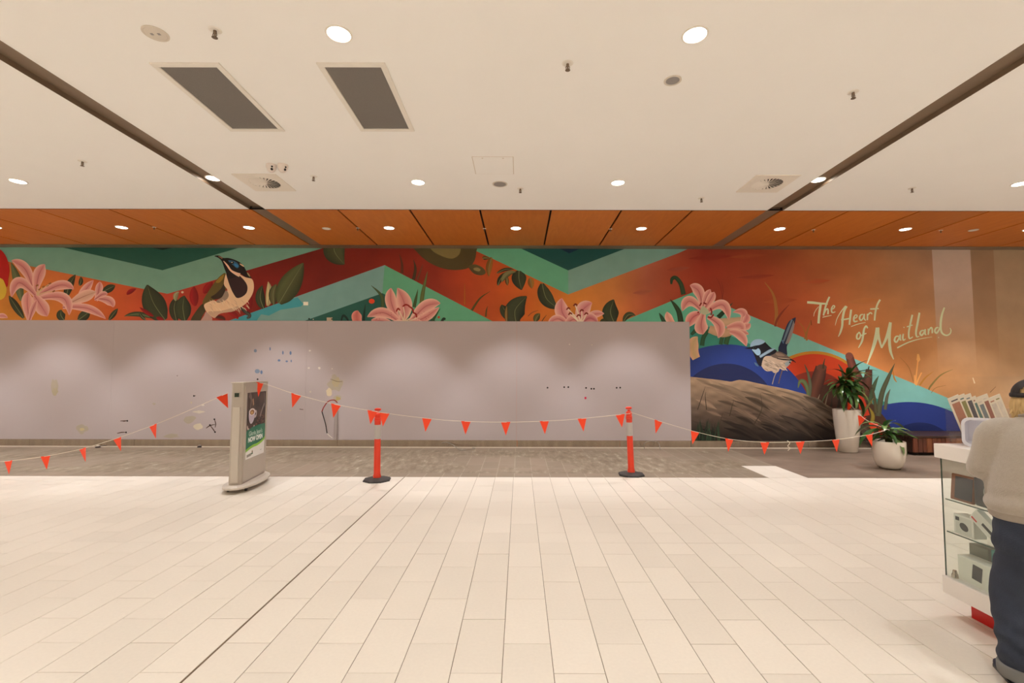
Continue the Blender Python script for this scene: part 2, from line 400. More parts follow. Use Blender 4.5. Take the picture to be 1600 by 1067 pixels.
# ================================================================== mural on the back wall
M_paint = paint_material()
KM = 1.4
def wp(u, v, lift): return on_y(u, v, WY-0.001-lift)
def interp(tab, x):
    if x <= tab[0][0]: return tab[0][1]
    for (a, c), (b, e) in zip(tab[:-1], tab[1:]):
        if x <= b:
            t = (x-a)/(b-a); return tuple(c[i]+(e[i]-c[i])*t for i in range(len(c)))
    return tab[-1][1]
TOP = [(-60,(150,90,45)),(100,(185,98,58)),(180,(182,84,44)),(260,(165,62,42)),(330,(150,48,34)),(400,(112,30,22)),(500,(108,28,18)),(600,(118,34,20)),(680,(128,42,26)),(720,(158,60,32)),(780,(170,74,30)),(830,(172,82,32)),(900,(170,110,55)),(960,(168,112,62)),(1010,(152,90,70)),(1060,(148,68,46)),(1100,(132,44,28)),(1200,(138,62,34)),(1270,(152,88,50)),(1330,(156,98,60)),(1400,(150,112,82)),(1460,(146,114,90)),(1600,(146,126,102)),(1700,(148,130,108))]
BOT = [(-60,(200,140,45)),(40,(202,135,40)),(100,(196,116,40)),(180,(184,82,36)),(260,(174,62,40)),(330,(158,50,36)),(400,(124,26,20)),(500,(114,30,22)),(600,(140,46,26)),(680,(138,46,26)),(720,(164,64,28)),(780,(178,80,30)),(830,(196,104,34)),(900,(204,126,44)),(960,(202,120,58)),(1010,(168,78,46)),(1060,(150,56,30)),(1100,(146,56,26)),(1200,(156,66,34)),(1270,(176,82,46)),(1330,(192,120,68)),(1400,(188,126,74)),(1460,(184,134,88)),(1600,(172,142,110)),(1700,(168,142,112))]  # mural tones; towards the right they also hold the downlights' scallop brightening
def base_col(x, y):
    t = max(0, min(1, (y-388)/150)); a, b = interp(TOP, x), interp(BOT, x)
    n = math.sin(x*0.05+y*0.11)*0.025+math.sin(x*0.017-y*0.07)*0.03
    return tuple((a[i]+(b[i]-a[i])*t)*(1+n) for i in range(3))
p = Paint(wp); p.field(-90, 1700, 370, 702, 200, 24, base_col); p.build('mural_ground', M_paint, wall_back)
LIFT = [0.0004]
ZONE = [None]
def P0():
    q = Paint(wp); q.lift = LIFT[0]; return q
def done(q, name): LIFT[0] = q.lift+0.00003; return q.build(name, M_paint, wall_back)
# pale and brown stripes at the right end, fading into the ground downwards
q = P0()
def fadecol(c, y0, y1):
    def f(x, y):
        t = max(0, min(1, (y-y0)/(y1-y0))); b = base_col(x, y); return tuple(c[i]+(b[i]-c[i])*t for i in range(3))
    return f
for xa, xb, c in ((1456, 1516, (176, 156, 142)), (1516, 1552, (142, 114, 88)), (1552, 1700, (152, 130, 104))):
    q.up(); g = []
    f = fadecol(c, 440, 580)
    for j in range(13):
        y = 372+j*18; sh = (y-390)*0.055; g.append([q.v(xa+sh, y, f(xa, y)), q.v((xa+xb)/2+sh, y, f((xa+xb)/2, y)), q.v(xb+sh, y, f(xb, y))])
    for r0, r1 in zip(g[:-1], g[1:]):
        for k in range(2): q.Fc.append((r0[k], r0[k+1], r1[k+1], r1[k]))
done(q, 'fading_stripe')
# streaky sky
q = P0()
for x, y, l, c in ((1180, 432, 30, (112, 38, 28)), (1060, 420, 18, (128, 70, 58)), (1020, 404, 26, (126, 62, 48)), (1110, 402, 34, (120, 40, 26)), (1220, 470, 26, (150, 70, 36)), (1275, 440, 22, (170, 70, 40)), (1005, 456, 16, (128, 72, 56)), (1170, 400, 30, (150, 76, 40)), (1350, 470, 26, (176, 112, 60))):
    b = base_col(x, y); q.ribbon([(x-l, y+2), (x, y), (x+l, y-2)], [0.3, 5, 0.3], tuple((c[i]+b[i])/2 for i in range(3)), b)
done(q, 'painted_cloud')
TL, TG, DT, NV = (108, 154, 140), (92, 160, 128), (34, 84, 74), (20, 58, 62)
# upper left chevron
q = P0()
q.poly([(-90, 386), (-90, 372), (90, 372), (86.4, 384), (253.8, 422.2), (375.8, 386.4), (420, 372), (552, 372), (504, 387.8), (261.8, 459), (76.6, 421.7), (-90, 388)], (108, 152, 134))
q.poly([(60, 378), (86.4, 384), (253.8, 422.2), (375.8, 386.4), (420, 372), (60, 372)], (32, 80, 68))
q.poly([(180, 376), (224, 384.5), (254, 390.5), (284, 384), (310, 372), (180, 372)], (14, 36, 32))
done(q, 'painted_chevron')
# lower chevron that peaks at 601,414
q = P0()
q.poly([(320, 514), (358, 501), (601, 414.2), (597.5, 458), (473.7, 502), (440, 514)], (112, 154, 150))
q.poly([(601, 414.2), (771, 502.7), (790, 514), (705, 514), (597.5, 458)], (90, 160, 126))
q.poly([(440, 514), (473.7, 502), (597.5, 458), (705, 514)], DT)
q.poly([(358, 501), (431, 475), (465, 464.4), (474, 475), (470, 479), (438, 484), (420, 493), (408, 491), (401, 501), (395, 510), (330, 511)], (62, 146, 158))
done(q, 'painted_chevron')
# upper chevron that points down at 888,460
q = P0()
q.poly([(705, 372), (733, 387), (780, 409), (887.8, 460), (887.8, 422.5), (813, 387.8), (780, 372)], TG)
q.poly([(887.8, 422.5), (887.8, 460), (1060, 395.5), (1076.6, 388), (1115, 372), (1015, 372), (978.6, 387.8)], (112, 152, 142))
q.poly([(780, 372), (813, 387.8), (887.8, 422.5), (978.6, 387.8), (1015, 372)], (24, 74, 72))
q.poly([(843, 372), (872.6, 387.8), (889.5, 395.8), (908, 387.8), (945, 372)], (14, 44, 66))
done(q, 'painted_chevron')
# lower right chevron with its peak at 1083,456, running down to the right
q = P0()
q.poly([(940, 516), (968.8, 503.6), (1082.8, 456.4), (1082.8, 500), (1050, 516)], (88, 166, 138))
q.poly([(1082.8, 456.4), (1280, 537.4), (1280, 584), (1171, 537), (1082.8, 500)], lambda x, y: (98+max(0, x-1100)*0.1, 168+max(0, x-1100)*0.04, 146+max(0, x-1100)*0.12))
q.poly([(1280, 537.4), (1450, 608.5), (1498, 629), (1660, 698), (1540, 698), (1385, 629), (1280, 584)], (118, 178, 174))
q.poly([(1050, 516), (1082.8, 500), (1171, 537), (1385, 629), (1545, 699), (1050, 699)], (50, 126, 112))
done(q, 'painted_chevron')
# discs behind the little bird
def disc_arc(q, cx, cy, r, c, ylim=699, n=60):
    a1 = math.pi/2 if ylim >= cy+r else math.asin(max(-1, min(1, (ylim-cy)/r)))
    lo, hi = math.pi-a1, 2*math.pi+a1
    q.poly([(cx+r*math.cos(lo+(hi-lo)*i/n), cy+r*math.sin(lo+(hi-lo)*i/n)) for i in range(n+1)], c)
q = P0()
disc_arc(q, 1272, 640, 91.5, (176, 122, 36)); disc_arc(q, 1272, 641, 88, (186, 58, 26)); disc_arc(q, 1272, 641, 61, (122, 44, 30))
disc_arc(q, 1135, 679, 141, (36, 58, 130)); disc_arc(q, 1135, 646, 78, (28, 38, 82))
disc_arc(q, 1420, 787, 159, (34, 54, 128)); disc_arc(q, 1437, 722, 62, (24, 38, 92))
done(q, 'painted_disc')
BASE = LIFT[0]+0.0001
# reeds ground, cattails and blades around the orange disc
def blade(q, pts, w, c, e=None): q.ribbon(pts, w, c, e or tuple(x*0.8 for x in c))
q = P0()
q.poly([(1262, 618), (1275, 606), (1300, 600), (1330, 612), (1352, 622), (1372, 640), (1392, 668), (1392, 699), (1262, 699)], (70, 46, 36), 4)
q.ribbon([(1283, 573), (1279, 590), (1272, 612), (1269, 630)], [8.5, 10.5, 10.5, 10], (104, 62, 48), (64, 40, 34)); q.disc(1284, 574, 8, 5, (98, 60, 46))
blade(q, [(1289, 560), (1287, 568), (1286, 576)], [0.4, 1.2, 1.6], (70, 60, 40))
q.ribbon([(1327, 556), (1333, 575), (1344, 598), (1350, 622)], [6, 6.8, 7, 7], (120, 66, 54), (70, 40, 36)); q.disc(1326.8, 556, 6, 5.5, (118, 68, 56))
q.ribbon([(1358, 577), (1355, 600), (1350, 628), (1344, 650)], [5, 7.5, 8, 7], (98, 58, 46), (60, 40, 34))
blade(q, [(1358, 572), (1356, 580)], [0.6, 1.6], (64, 56, 40))
q.ribbon([(1344, 616), (1348, 634), (1352, 650)], [3, 6, 7], (190, 56, 34))
for pts, w, c in (([(1257, 569), (1263, 585), (1266, 605), (1263, 625)], [0.4, 2, 2.6, 2.6], (92, 96, 74)), ([(1247, 606), (1250, 596), (1257, 597), (1262, 610), (1262, 628)], [0.6, 2.6, 3.2, 2.6, 2], (96, 112, 74)), ([(1310, 569), (1316, 580), (1320, 600)], [0.5, 2, 2.4], (60, 66, 46)),
    ([(1398, 568), (1388, 590), (1378, 615), (1372, 650)], [0.3, 3, 4, 4.5], (84, 88, 66)), ([(1391, 608), (1386, 620), (1383, 640)], [0.3, 2.4, 2.6], (96, 96, 78)), ([(1373, 587), (1366, 602), (1358, 630)], [0.3, 3, 3.5], (70, 88, 62)), ([(1362, 600), (1366, 620), (1369, 645)], [0.5, 2.2, 3], (84, 80, 56)),
    ([(1365, 622), (1352, 640), (1340, 660)], [0.5, 2.5, 3], (120, 112, 64)), ([(1358, 636), (1364, 650), (1360, 668)], [0.5, 3, 3], (150, 130, 50)), ([(1294, 614), (1290, 630), (1286, 650)], [0.3, 1.2, 1.6], (130, 110, 88)), ([(1281, 616), (1277, 626), (1272, 634)], [0.3, 1.3, 1.6], (150, 130, 104)), ([(1300, 620), (1298, 640), (1290, 660)], [0.3, 2, 3], (58, 46, 36)), ([(1312, 610), (1310, 636), (1304, 664)], [0.3, 2, 3], (50, 42, 32))):
    blade(q, pts, w, c)
done(q, 'painted_reed')
# rock of grey-brown fur-like strokes
q = P0()
rk = [(1060, 587), (1078, 588.5), (1125, 593.7), (1142, 596.5), (1155, 593.3), (1165, 594.6), (1191, 600.3), (1229, 607.8), (1260, 616), (1285, 629), (1306, 640), (1330, 656), (1360, 672), (1395, 690), (1400, 699)]
def rtop(x): return interp([(a, (b,)) for a, b in rk], x)[0]
def rcol(x, y):
    t = max(0, min(1, (y-rtop(x))/max(8, (692-rtop(x))))); n = math.sin(x*0.21+y*0.35)*0.07+math.sin(x*0.09-y*0.5)*0.05
    a, b, c = (160, 136, 112), (96, 80, 68), (22, 18, 18)
    col = tuple(a[i]+(b[i]-a[i])*t/0.5 for i in range(3)) if t < 0.5 else tuple(b[i]+(c[i]-b[i])*(t-0.5)/0.5 for i in range(3))
    k = 1.0-max(0, min(0.5, (x-1230)/220)); return tuple(v*(1+n)*k for v in col)
q.field(1060, 1400, rtop, 699, 110, 16, rcol)
rr = random.Random(3)
for i in range(120):
    x = rr.uniform(1078, 1330); tp = rtop(x); y = tp+2+rr.random()**1.2*(684-tp); L_ = rr.uniform(24, 70); sl = rr.uniform(0.32, 0.62)+max(0, (x-1180)/700)
    if y+L_*sl > 694 or y < tp+2: continue
    c = rcol(x+L_/2, y+L_*sl/2); k = rr.choice((0.6, 0.72, 0.82, 0.9, 1.1, 1.2, 1.34))
    c2 = tuple(min(230, v*k) for v in c); m_ = tuple(c[j]*0.85+c2[j]*0.15 for j in range(3))
    q.ribbon([(x, y), (x+L_*0.5, y+L_*sl*0.38), (x+L_, y+L_*sl)], [0.3, rr.uniform(1.6, 5.5), 0.2], c2, m_, 5)
done(q, 'painted_rock')
q = P0()
for i in range(46):
    x = rr.uniform(1080, 1128); y = 699; h_ = rr.uniform(14, 46); bx = rr.uniform(-9, 9); g = rr.uniform(0.5, 1.1)
    blade(q, [(x, y), (x+bx*0.3, y-h_*0.5), (x+bx, y-h_)], [1.4, 1.0, 0.1], (46*g, 66*g, 48*g))
for pts in ([(1104, 640), (1102, 620), (1103, 612)], [(1175, 668), (1190, 640), (1188, 614)], [(1140, 650), (1144, 634), (1147, 624)], [(1124, 665), (1130, 642)], [(1090, 640), (1098, 616), (1102, 604)]):
    blade(q, pts, [0.7]+[0.5]*(len(pts)-2)+[0.1], (66, 56, 46))
done(q, 'painted_grass')
LIFT[0] = BASE
# distant grass on the orange sky
q = P0()
for pts, w, c in (([(1195, 441), (1208, 460), (1213, 485), (1212, 508)], [0.4, 1.8, 2.6, 2.4], (150, 98, 46)), ([(1233, 476), (1222, 488), (1214, 500), (1211, 510)], [0.3, 1.4, 1.8, 1.6], (120, 50, 30)), ([(1243, 498), (1255, 512), (1261, 532)], [0.3, 0.9, 1.6], (150, 92, 40)), ([(1268, 500), (1262, 515), (1258, 530)], [0.4, 1.2, 2], (140, 96, 44)), ([(1268, 508), (1267, 500)], [0.7, 0.4], (100, 50, 26)), ([(1119, 434), (1126, 448), (1129, 470)], [0.2, 0.5, 0.5], (118, 40, 24)), ([(1127, 440), (1130, 455), (1128, 468)], [0.2, 0.5, 0.4], (110, 40, 24)),
    ([(1395, 576), (1397, 590), (1401, 597)], [0.3, 1.2, 0.6], (180, 120, 46)), ([(1489, 577), (1470, 586), (1455, 602), (1451, 609)], [0.2, 1.0, 1.4, 1.2], (128, 112, 62)), ([(1459, 580), (1446, 590), (1437, 602)], [0.2, 1.2, 1.4], (176, 122, 52)), ([(1435, 556), (1433, 575), (1430, 600)], [1.6, 1.0, 1.6], (226, 160, 92)), ([(1440, 582), (1435, 592), (1431, 602)], [1, 1.2, 1.6], (226, 160, 92)), ([(1429, 586), (1430, 600)], [0.8, 1.5], (226, 160, 92)), ([(1406, 558), (1420, 574), (1427, 596)], [0.2, 0.5, 0.6], (160, 108, 58)), ([(1478, 602), (1462, 606), (1455, 614)], [0.2, 0.4, 0.4], (150, 110, 62)), ([(1556, 604), (1547, 613)], [0.3, 0.5], (110, 84, 52))):
    blade(q, pts, w, c, c)
q.poly([(1433, 553), (1436, 553), (1438, 562), (1435, 566), (1432, 562)], (230, 168, 100))
q.ribbon([(1520, 590), (1523, 599)], [0.7, 1.1], (206, 190, 158))
done(q, 'painted_grass')

# ---- leaves
LIFT[0] = BASE
LD, LE = (52, 58, 38), (34, 40, 26)
def leaf(q, p0, p1, p2, W, c=LD, e=LE, peak=0.45, rib=True):
    q.petal(p0, p1, p2, W, c, e, peak, lit=1.25)
    if rib: 
        mid = tuple(0.25*p0[k]+0.5*p1[k]+0.25*p2[k] for k in (0, 1)); q.ribbon([p0, mid, tuple(p2[k]*0.92+mid[k]*0.08 for k in (0, 1))], [0.5, 0.4, 0.1], (112, 118, 78))
def leaf_obj(*args, **kw): q = P0(); leaf(q, *args, **kw); return done(q, 'painted_leaf')
for a in (((37, 497), (22, 475), (14, 462), 6), ((33, 470), (30, 440), (17, 410), 7, (88, 96, 64), (60, 70, 46)), ((100, 500), (92, 492), (96, 484), 7), ((122, 500), (134, 492), (140, 486), 7.5), ((103, 465), (106, 445), (118, 429), 6.5), ((124, 446), (128, 440), (126, 432), 3.5), ((160, 456), (172, 450), (180, 446), 6), ((170, 500), (178, 490), (184, 482), 4), ((240, 497), (215, 486), (194, 494), 4, (70, 84, 54)), ((228, 500), (220, 495), (217, 487), 2.5),
          ((258, 500), (236, 475), (230, 445), 18), ((276, 502), (268, 480), (276, 464), 8, (44, 44, 30)), ((289, 501), (283, 480), (288, 462), 13), ((275, 470), (272, 460), (280, 456), 4, (148, 142, 108), (90, 92, 66)),
          ((412, 482), (402, 465), (410, 446), 7.5), ((418, 478), (424, 460), (419, 440), 6, (190, 170, 128), (110, 110, 76)), ((428, 476), (424, 456), (432, 444), 7, (96, 92, 60)), ((436, 474), (452, 446), (474, 411), 17, (78, 82, 52), (50, 56, 34)),
          ((522, 374), (516, 394), (538, 413), 17, (70, 72, 46), (44, 48, 30)), ((811, 423), (809, 434), (815, 453), 11.5), ((828, 434), (830, 442), (831, 451), 5, (130, 92, 36), (110, 76, 30)), ((792, 432), (792, 440), (793, 446), 3, (126, 86, 34)), ((812, 504), (786, 488), (784, 476), 9, (50, 56, 34)),
          ((807, 506), (795, 484), (823, 463), 16), ((847, 443), (848, 470), (872, 482), 11), ((836, 503), (838, 494), (844, 490), 5, (96, 84, 38)), ((792, 504), (790, 490), (792, 478), 3, (150, 96, 36)),
          ((960, 505), (948, 488), (959, 468), 13), ((938, 506), (944, 500), (948, 504), 5), ((974, 503), (980, 486), (993, 493), 4.5, (62, 66, 42)),
          ((768, 402), (762, 418), (764, 432), 5, (124, 84, 34), (104, 70, 28)), ((754, 404), (756, 402), (766, 404), 3, (124, 84, 34)), ((778, 446), (780, 430), (800, 424), 4, (40, 42, 26)), ((776, 427), (790, 418), (803, 421), 2.5, (40, 42, 26)), ((784, 440), (790, 424), (806, 425), 4.5, (108, 104, 66), (70, 70, 44))):
    leaf_obj(*a)
# dark red leaves behind the first bird
for a in (((305, 478), (302, 462), (303, 447), 7), ((318, 458), (326, 448), (332, 440), 6), ((198, 460), (204, 454), (213, 451), 3.5), ((240, 494), (228, 488), (218, 480), 3), ((256, 500), (248, 497), (244, 496), 3), ((372, 498), (366, 488), (352, 486), 4), ((384, 492), (392, 470), (388, 452), 6), ((352, 500), (345, 494), (334, 496), 4, (62, 40, 26))):
    leaf_obj(*a[:4], c=a[4] if len(a) > 4 else (126, 22, 22), e=(110, 16, 18), rib=False)
# tall thin blades
q = P0()
for pts, w, c in (([(628, 427), (628, 412), (624, 397)], [2.2, 1.6, 0.2], (92, 52, 32)), ([(646, 437), (649, 420), (646, 405)], [2.4, 2, 0.2], (70, 56, 36)), ([(652, 437), (656, 426), (661, 412)], [1.6, 1.4, 0.2], (110, 62, 40)), ([(658, 478), (661, 456), (668, 424)], [3, 3, 0.3], (92, 104, 58)), ([(647, 480), (650, 466), (653, 452)], [2.6, 2, 0.2], (62, 82, 46)), ([(598, 481), (596, 462), (580, 446)], [2.6, 2.4, 0.3], (70, 88, 56)), ([(568, 503), (569, 490), (571, 475)], [2, 1.6, 0.2], (26, 52, 46)), ([(607, 484), (607, 474), (608, 470)], [1.6, 1.2, 0.2], (28, 56, 46)), ([(737, 485), (750, 466), (766, 455)], [1.8, 1.2, 0.2], (84, 78, 36)), ([(726, 476), (726, 460), (726, 442)], [1.6, 1.4, 0.3], (168, 84, 28)), ([(759, 495), (760, 485), (762, 478)], [1.2, 1.0, 0.2], (84, 74, 34)), ([(675, 503), (680, 494), (688, 482)], [2.4, 1.8, 0.2], (46, 84, 54)), ([(690, 503), (693, 498), (696, 499)], [2, 2, 1.5], (24, 50, 40)), ([(533, 502), (536, 493), (541, 496), (545, 503)], [1, 1.6, 1.6, 1], (18, 44, 42)), ([(825, 494), (832, 488), (841, 485)], [0.6, 0.5, 0.2], (110, 70, 36)), ([(846, 503), (850, 497), (854, 492)], [0.6, 0.6, 0.2], (70, 60, 34)),
    ([(1068, 460), (1064, 444), (1056, 434), (1050, 436), (1049, 444)], [3.6, 3.4, 3, 2.6, 1.4], (40, 64, 38)), ([(1064, 504), (1061, 488), (1054, 476), (1047, 468)], [4.4, 4, 2.6, 0.4], (40, 62, 40)), ([(1038, 504), (1034, 496), (1030, 489)], [3, 2.6, 0.4], (36, 72, 50)), ([(1122, 496), (1132, 486), (1145, 473)], [3.6, 3, 0.2], (34, 62, 42)), ([(1097, 540), (1099, 528), (1106, 515)], [3.4, 3.4, 3.6], (42, 82, 56)), ([(1080, 523), (1086, 517), (1092, 512)], [2, 3, 3], (40, 74, 52)), ([(1126, 538), (1129, 526), (1133, 520)], [3, 3, 2.6], (40, 80, 54)), ([(1134, 538), (1138, 525), (1147, 514)], [4, 3.8, 2.4], (44, 84, 52))):
    blade(q, pts, w, c)
q.disc(580.8, 470.6, 4.6, 3.8, (200, 66, 34)); q.disc(685.5, 495.6, 2, 2, (180, 70, 44)); q.disc(285, 456.5, 2, 1.8, (214, 190, 160))
done(q, 'painted_grass')
# olive ring fruit hanging from the top
q = P0()
q.poly([(640, 372), (650, 392), (672, 411), (700, 421), (728, 420), (740, 410), (744, 394), (740, 372)], (76, 66, 38), 5)
q.poly([(668, 372), (674, 390), (690, 400), (706, 404), (717, 398), (720, 386), (716, 372)], (122, 108, 66), 5)
q.poly([(732, 416), (742, 413), (754, 418), (759, 426), (752, 430), (740, 427)], (84, 74, 44), 5); q.poly([(740, 419), (746, 418), (751, 421), (748, 424), (741, 422)], (130, 114, 70), 4)
done(q, 'painted_fruit')
q = P0()
q.poly([(-30, 380), (-6, 386), (8, 398), (14.5, 418), (13, 436), (8, 450), (-30, 450)], (166, 26, 22), 4)
q.poly([(-30, 432), (0, 434), (8, 444), (10, 456), (2, 468), (-30, 470)], (196, 166, 54), 4)
done(q, 'painted_parrot')

# ---- lilies
LB2 = LIFT[0]
PK, PE, PD = (186, 116, 112), (214, 176, 162), (150, 78, 80)
def lily(petals, extra=None):
    q = P0()
    for a in petals:
        p0, p1, p2, W = a[:4]; cc = a[4] if len(a) > 4 else PK
        q.petal(p0, p1, p2, W, cc, a[5] if len(a) > 5 else PE, a[6] if len(a) > 6 else 0.55, base=0.4)
        mid = tuple(0.25*p0[k]+0.5*p1[k]+0.25*p2[k] for k in (0, 1)); q.ribbon([p0, mid, tuple(0.2*mid[k]+0.8*p2[k] for k in (0, 1))], [0.7, 0.6, 0.1], PD, cc)
    if extra: extra(q)
    return done(q, 'painted_lily')
def ex1(q):
    for x, y in ((62, 452), (68, 448), (74, 446), (78, 443), (84, 455), (58, 446)): q.ribbon([(58, 462), ((58+x)/2, (462+y)/2-2), (x, y)], [0.8, 0.6, 0.5], (196, 168, 130)); q.ribbon([(x-2, y+1), (x+2, y-1)], [1.2, 1.2], (136, 84, 46))
lily([((120, 480), (128, 456), (146, 438), 7), ((150, 470), (156, 450), (156, 440), 6), ((112, 472), (132, 462), (150, 456), 9, (190, 150, 126)), ((150, 466), (176, 466), (177, 480), 7), ((148, 468), (162, 456), (168, 460), 4.5), ((98, 480), (140, 474), (165, 498), 6.5)])
lily([((52, 452), (44, 412), (18, 407), 8.5), ((56, 455), (58, 426), (70, 413), 9.5), ((56, 462), (24, 420), (18, 464), 9), ((46, 500), (40, 470), (44, 456), 9, (196, 124, 118)), ((58, 462), (100, 434), (115, 452), 7.5), ((62, 466), (112, 452), (108, 492), 8.5), ((54, 462), (66, 480), (74, 494), 11), ((46, 500), (50, 484), (58, 468), 5)], ex1)
q = P0(); q.petal((-6, 496), (4, 490), (12, 497), 4, PK, PE); q.petal((560, 506), (555, 494), (559, 485), 8, (178, 96, 88), (206, 140, 128), base=0.8); q.petal((1051, 506), (1044, 498), (1042, 487), 6, (196, 140, 126), (222, 180, 164), base=0.8)
q.petal((1088, 560), (1076, 538), (1090, 526), 9, (176, 150, 112), (202, 160, 132), base=0.7); done(q, 'painted_bud')
def ex2(q):
    for x, y, a in ((622, 484, 1), (630, 478, 1), (643, 482, 1), (648, 490, 1), (652, 496, 1)):
        q.ribbon([(630, 504), ((630+x)/2+2, (504+y)/2), (x, y)], [1, .9, .8], (206, 186, 160))
    for pts in ([(619, 487), (622, 482), (625, 485)], [(629, 479), (634, 476), (640, 478)], [(638, 478), (644, 482), (646, 488)], [(645, 488), (650, 491), (651, 496)]): q.ribbon(pts, [1.0, 1.4, 1.0], (138, 34, 28))
    for i in range(22): q.disc(random.choice((random.uniform(586, 612), random.uniform(650, 672))), random.uniform(486, 500), 0.5, 0.5, (150, 52, 56), 8)
lily([((622, 500), (606, 470), (611, 450), 9, PK), ((628, 500), (640, 478), (621, 450), 12), ((624, 503), (600, 478), (574, 495), 8), ((612, 505), (598, 500), (580, 500), 6), ((642, 502), (664, 470), (688, 474), 9.5), ((640, 505), (664, 500), (686, 480), 7), ((612, 508), (622, 500), (634, 508), 5, (216, 178, 158)), ((634, 508), (648, 500), (664, 508), 6, (208, 150, 140))], ex2)
def ex3(q):
    for x, y in ((888, 483), (899, 477), (909, 486), (891, 491), (916, 491), (904, 494)):
        q.ribbon([(907, 506), ((907+x)/2+1, (506+y)/2), (x, y)], [1.2, 1.0, 0.8], (214, 198, 176)); q.ribbon([(x-3, y+1), (x, y-2), (x+3, y)], [0.9, 1.3, 0.9], (120, 44, 30))
lily([((892, 506), (872, 490), (878, 466), 11, (190, 116, 118)), ((906, 504), (906, 480), (925, 473), 11, (190, 116, 118)), ((914, 500), (926, 488), (944, 490), 6), ((886, 506), (872, 490), (856, 506), 6.5), ((884, 508), (896, 490), (908, 508), 8), ((908, 508), (920, 488), (934, 504), 8, (170, 90, 100))], ex3)
def ex4(q):
    q.poly([(1094, 487), (1098, 478), (1105, 483), (1108, 488), (1101, 492)], (170, 176, 146), 4)
    for pts in ([(1093, 478), (1096, 473)], [(1099, 473), (1104, 475)], [(1110, 481), (1112, 487), (1111, 492)], [(1106, 495), (1111, 496), (1115, 491)], [(1092, 487), (1090, 489)]): q.ribbon(pts, [1.2]*len(pts), (124, 34, 34))
q = P0()
for pts, w, c in (([(1118, 505), (1140, 503), (1160, 501)], [7, 6.5, 6], (190, 158, 128)), ([(1108, 514), (1130, 520), (1150, 514), (1162, 512)], [6, 7, 6, 4], (186, 150, 120))): q.ribbon(pts, w, c, tuple(x*0.9 for x in c))
for a in (((1158, 508), (1172, 480), (1145, 488), 6), ((1160, 506), (1170, 498), (1166, 490), 6, (186, 110, 110)), ((1156, 510), (1168, 512), (1172, 505), 6), ((1136, 512), (1166, 502), (1158, 520), 7), ((1150, 520), (1160, 518), (1170, 522), 5), ((1140, 518), (1162, 520), (1166, 541), 7)): q.petal(*a[:4], a[4] if len(a) > 4 else PK, PE, 0.5, base=0.4)
done(q, 'painted_lily')
lily([((1097, 478), (1096, 448), (1078, 446), 8.5), ((1098, 480), (1104, 462), (1110, 452), 6), ((1101, 482), (1112, 466), (1116, 456), 6.5), ((1095, 484), (1074, 456), (1066, 486), 8.5), ((1094, 490), (1080, 492), (1074, 512), 9, (188, 104, 104)), ((1104, 488), (1136, 458), (1139, 500), 8), ((1106, 495), (1134, 506), (1122, 528), 8), ((1099, 490), (1092, 510), (1099, 522), 10.5, PK, PE, 0.62)], ex4)

LIFT[0] = LB2
# ---- birds (pixel outlines on the wall)
q = P0()
def z1(a, b): return (310+a/9.282, 390+b/9.278)
def Z1(l): return [z1(a, b) for a, b in l]
q.poly(Z1([(-110, 1020), (-40, 900), (40, 800), (100, 780), (110, 870), (60, 960), (20, 1040), (-60, 1080)]), (66, 58, 36), 4)
q.poly(Z1([(40, 1040), (80, 960), (110, 900), (160, 920), (200, 1030)]), (176, 142, 130), 3)
q.poly(Z1([(390, 340), (330, 370), (260, 440), (190, 540), (110, 660), (60, 760), (90, 800), (200, 740), (330, 680), (400, 560), (410, 430)]), (92, 78, 38), 5)
q.poly(Z1([(370, 360), (310, 400), (250, 470), (300, 480), (350, 430)]), (142, 112, 44), 4)
q.poly(Z1([(370, 500), (330, 560), (250, 640), (180, 690), (250, 720), (340, 690), (390, 610)]), (52, 42, 32), 4)
q.poly(Z1([(400, 350), (370, 500), (420, 590), (350, 690), (290, 770), (220, 735), (90, 790), (95, 860), (130, 910), (230, 990), (310, 920), (480, 890), (600, 840), (700, 770), (780, 650), (805, 540), (780, 430), (680, 400), (560, 340), (460, 330)]), (214, 184, 150), 5)
q.poly(Z1([(400, 590), (440, 660), (400, 730), (300, 770), (260, 740), (340, 690)]), (142, 124, 108), 4)
q.poly(Z1([(300, 890), (470, 850), (600, 810), (520, 890), (320, 925), (230, 985), (140, 900)]), (188, 156, 130), 4)
q.poly(Z1([(405, 340), (470, 330), (560, 350), (660, 440), (710, 530), (700, 620), (640, 680), (560, 700), (510, 640), (470, 560), (430, 450)]), (48, 32, 34), 5)
q.poly(Z1([(230, 92), (300, 85), (360, 120), (430, 120), (520, 145), (610, 190), (670, 260), (710, 340), (770, 410), (690, 400), (590, 340), (520, 350), (430, 370), (380, 280), (340, 170), (290, 120)]), (24, 22, 22), 3)
q.poly(Z1([(400, 330), (420, 300), (500, 320), (540, 350), (560, 380), (450, 420)]), (30, 24, 26), 3)
q.ribbon(Z1([(365, 165), (420, 230), (470, 300), (540, 345), (600, 370)]), [0.5, 1.4, 1.4, 2.2, 3], (220, 186, 160))
q.poly(Z1([(430, 160), (500, 160), (560, 190), (590, 240), (560, 270), (510, 230)]), (48, 92, 120), 4); q.poly(Z1([(520, 200), (570, 220), (575, 255), (530, 240)]), (52, 122, 176), 4)
q.disc(*z1(490, 188), 2.6, 2.0, (30, 30, 30)); q.disc(*z1(486, 184), 0.9, 0.7, (220, 214, 200))
q.poly(Z1([(600, 200), (650, 225), (660, 250), (610, 220)]), (214, 188, 150), 3); q.poly(Z1([(705, 330), (735, 355), (750, 395), (720, 370)]), (150, 140, 100), 3)
q.ribbon(Z1([(290, 95), (350, 125)]), [0.5, 1.4], (130, 92, 70))
q.ribbon(Z1([(620, 840), (680, 900), (735, 940), (740, 970), (705, 995)]), [3, 2.6, 2.8, 2.4, 1.4], (74, 72, 66), (50, 50, 46))
